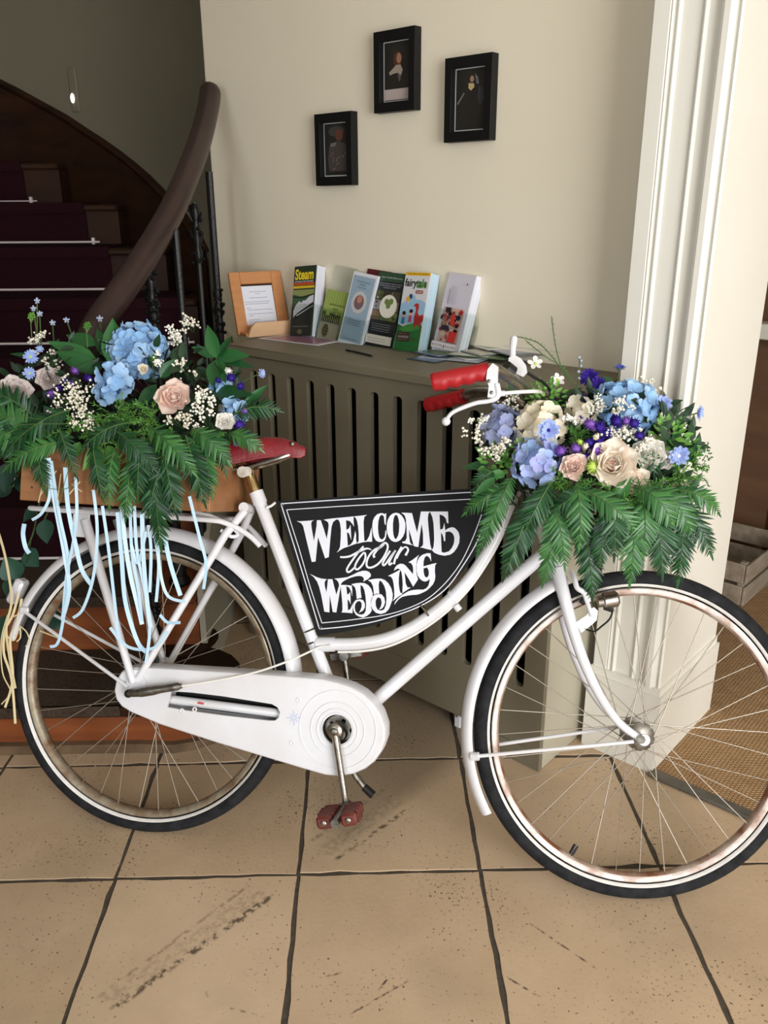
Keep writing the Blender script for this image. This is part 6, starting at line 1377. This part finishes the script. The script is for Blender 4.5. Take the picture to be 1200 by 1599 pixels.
for i, (u, v, rx, ry, n, c, lab) in enumerate([(905, 682, 24, 18, 260, .15, 'feathery fern above the lilac rosebuds'), (900, 765, 40, 20, 480, .18, 'feathery fern below the blush rose'), (870, 755, 30, 20, 300, .17, 'feathery fern below the periwinkle hydrangea'), (1060, 745, 34, 24, 360, .12, 'feathery fern at the right'), (1085, 725, 24, 22, 200, .08, 'feathery fern at the far right edge'), (790, 722, 22, 16, 160, .14, 'feathery fern at the lower left'), (960, 775, 50, 18, 460, .19, 'feathery fern below the peach peony'), (1010, 765, 40, 20, 360, .17, 'feathery fern below the ivory bloom'), (1020, 660, 26, 20, 220, .04, 'feathery stems right of the large hydrangea')]):
    fluff(u, v, c, rx, ry, n, lab+' of the front basket', seed=30+i, group='feathery ferns in the front basket')
for lv_, m, lab in [([((1052, 700, .06), (1063, 663, .05), .022)], M_leaf, 'single pointed leaf at the right against the white reveal'), ([((940, 600, .02), (958, 588, .0), .024)], M_leaf, 'dark leaf behind the violet blooms'), ([((765, 725, .12), (722, 733, .12), .024)], M_leaf, 'dark leaf pointing left beside the signboard'), ([((790, 740, .15), (762, 742, .17), .022)], M_fern2, 'green pointed leaf at the lower left'), ([((1010, 700, .1), (1030, 740, .14), .03)], M_leaf, 'dark leaf below the ivory bloom'), ([((1050, 760, .12), (1030, 790, .15), .03)], M_leaf, 'dark leaf low at the right'),
        ([((1075, 720, .08), (1088, 690, .07), .02)], M_leaf, 'dark leaf behind the right daisy'), ([((965, 780, .19), (985, 745, .20), .028)], M_fern2, 'bright pointed leaf below the peach peony'), ([((775, 745, .18), (738, 775, .20), .018)], M_fern2, 'bright green pointed leaf over the signboard corner'), ([((810, 620, .0), (795, 590, .0), .03)], M_leaf, 'dark leaf behind the handlebar'), ([((880, 640, .1), (850, 640, .12), .03)], M_leaf, 'leaf behind the cream hydrangea')]:
    leafsprig('glossy_leaf', lab, lv_, m, group='single leaves in the front basket')
ff = [((800, 745, .16), (748, 860, .17), 30, .036), ((838, 770, .18), (790, 895, .20), 34, .044), ((880, 765, .19), (850, 905, .20), 34, .042), ((905, 800, .19), (925, 930, .19), 32, .042), ((905, 765, .20), (995, 832, .22), 28, .040), ((1010, 770, .18), (1035, 892, .20), 34, .048), ((985, 780, .19), (985, 905, .20), 32, .044),
      ((1040, 770, .15), (1110, 862, .16), 28, .042), ((1050, 765, .13), (1122, 800, .13), 24, .034), ((1060, 780, .15), (1060, 905, .17), 30, .040), ((860, 780, .19), (882, 880, .21), 26, .036), ((950, 785, .20), (935, 880, .21), 28, .038), ((800, 760, .15), (728, 800, .15), 22, .034), ((930, 770, .19), (860, 800, .21), 24, .034), ((1020, 760, .17), (1080, 830, .18), 26, .040), ((780, 735, .14), (740, 765, .16), 18, .03),
 ((900, 755, .20), (905, 850, .22), 28, .038), ((950, 765, .20), (960, 865, .22), 28, .040), ((990, 760, .19), (1050, 815, .21), 26, .042), ((860, 755, .19), (820, 830, .21), 26, .040), ((1000, 775, .19), (1005, 860, .21), 26, .040)]
fl = ['leftmost frond overlapping the signboard', 'long frond reaching down to the down tube', 'frond hanging just left of the fork', 'lowest frond hanging over the front tyre top', 'bright frond sweeping right below the peony', 'broadest frond right of centre', 'frond hanging before the pale wall', 'frond reaching down to the right before the white reveal', 'upper right frond tip', 'frond hanging at the right over the tyre', 'short frond above the fork', 'short frond over the wicker', 'frond pointing left over the signboard', 'small frond sweeping left under the blush rose', 'frond over the right rim', 'small upper left frond', 'frond hanging below the lime bud', 'frond hanging straight below the peach peony', 'frond sweeping right below the ivory bloom', 'frond sweeping down left below the periwinkle hydrangea', 'frond hanging below the open peach bloom']
for i, ((a, b, n, wl), pl_) in enumerate(zip(ff, fl)):
    frond(a, b, V((0, -.03, .035)), n, wl, 'dark green fern in front basket, '+pl_, 'fern fronds over the front basket', LB1 if i % 2 else LB2, 60+i)
for i, l in enumerate([[(890, 592), (865, 560), (840, 535), (805, 525)], [(880, 585), (868, 540), (862, 495)], [(895, 598), (880, 575), (850, 555), (822, 532)], [(900, 610), (905, 580), (905, 558)], [(1010, 690), (1050, 650), (1082, 632)], [(1015, 680), (1045, 662), (1075, 648)], [(1022, 665), (1050, 668), (1078, 660)], [(1085, 715), (1100, 703), (1106, 692)], [(1080, 735), (1100, 748), (1108, 760)]]):
    P = spline([bw(u, v, .02) for u, v in l], 6); c0 = P[0]
    t = thing('wispy_twig', ['arching wispy twig above the shifter', 'upright wispy twig tip above the shifter', 'lower wispy twig above the shifter', 'short upright twig with pale blue buds', 'upper long twig towards the rightmost daisy', 'middle long twig towards the rightmost daisy', 'lower twig ending in a dark round bud', 'feathery twig tip at the right edge', 'lowest feathery twig at the right edge'][i], 'twig', MX.Translation(c0), 'wispy twigs')
    part('stem', G().tube([p-c0 for p in P], .0011, 5), M_stem, t)
    g = G(); r = random.Random(i)
    for k in range(len(P)*2):
        p = P[k//2]-c0; d = V((r.uniform(-1, 1), r.uniform(-.5, .5), r.uniform(-.6, 1))).normalized()*.007; x = d.cross(V((0, 1, 0))).normalized()*.0007; g.add([p-x, p+x, p+d], [(0, 1, 2)])
    part('needles', g, M_fern2, t, smooth=0, kind='stuff')
    if i == 3:
        for k in range(5): part('bud', G().ball(P[4+k*2]-c0+V((r.uniform(-.004, .004), 0, 0)), .0035, 6, 4), M_lav, t)
    if i == 6: part('bud', G().ball(P[-1]-c0, .006, 8, 6), M_fern, t)
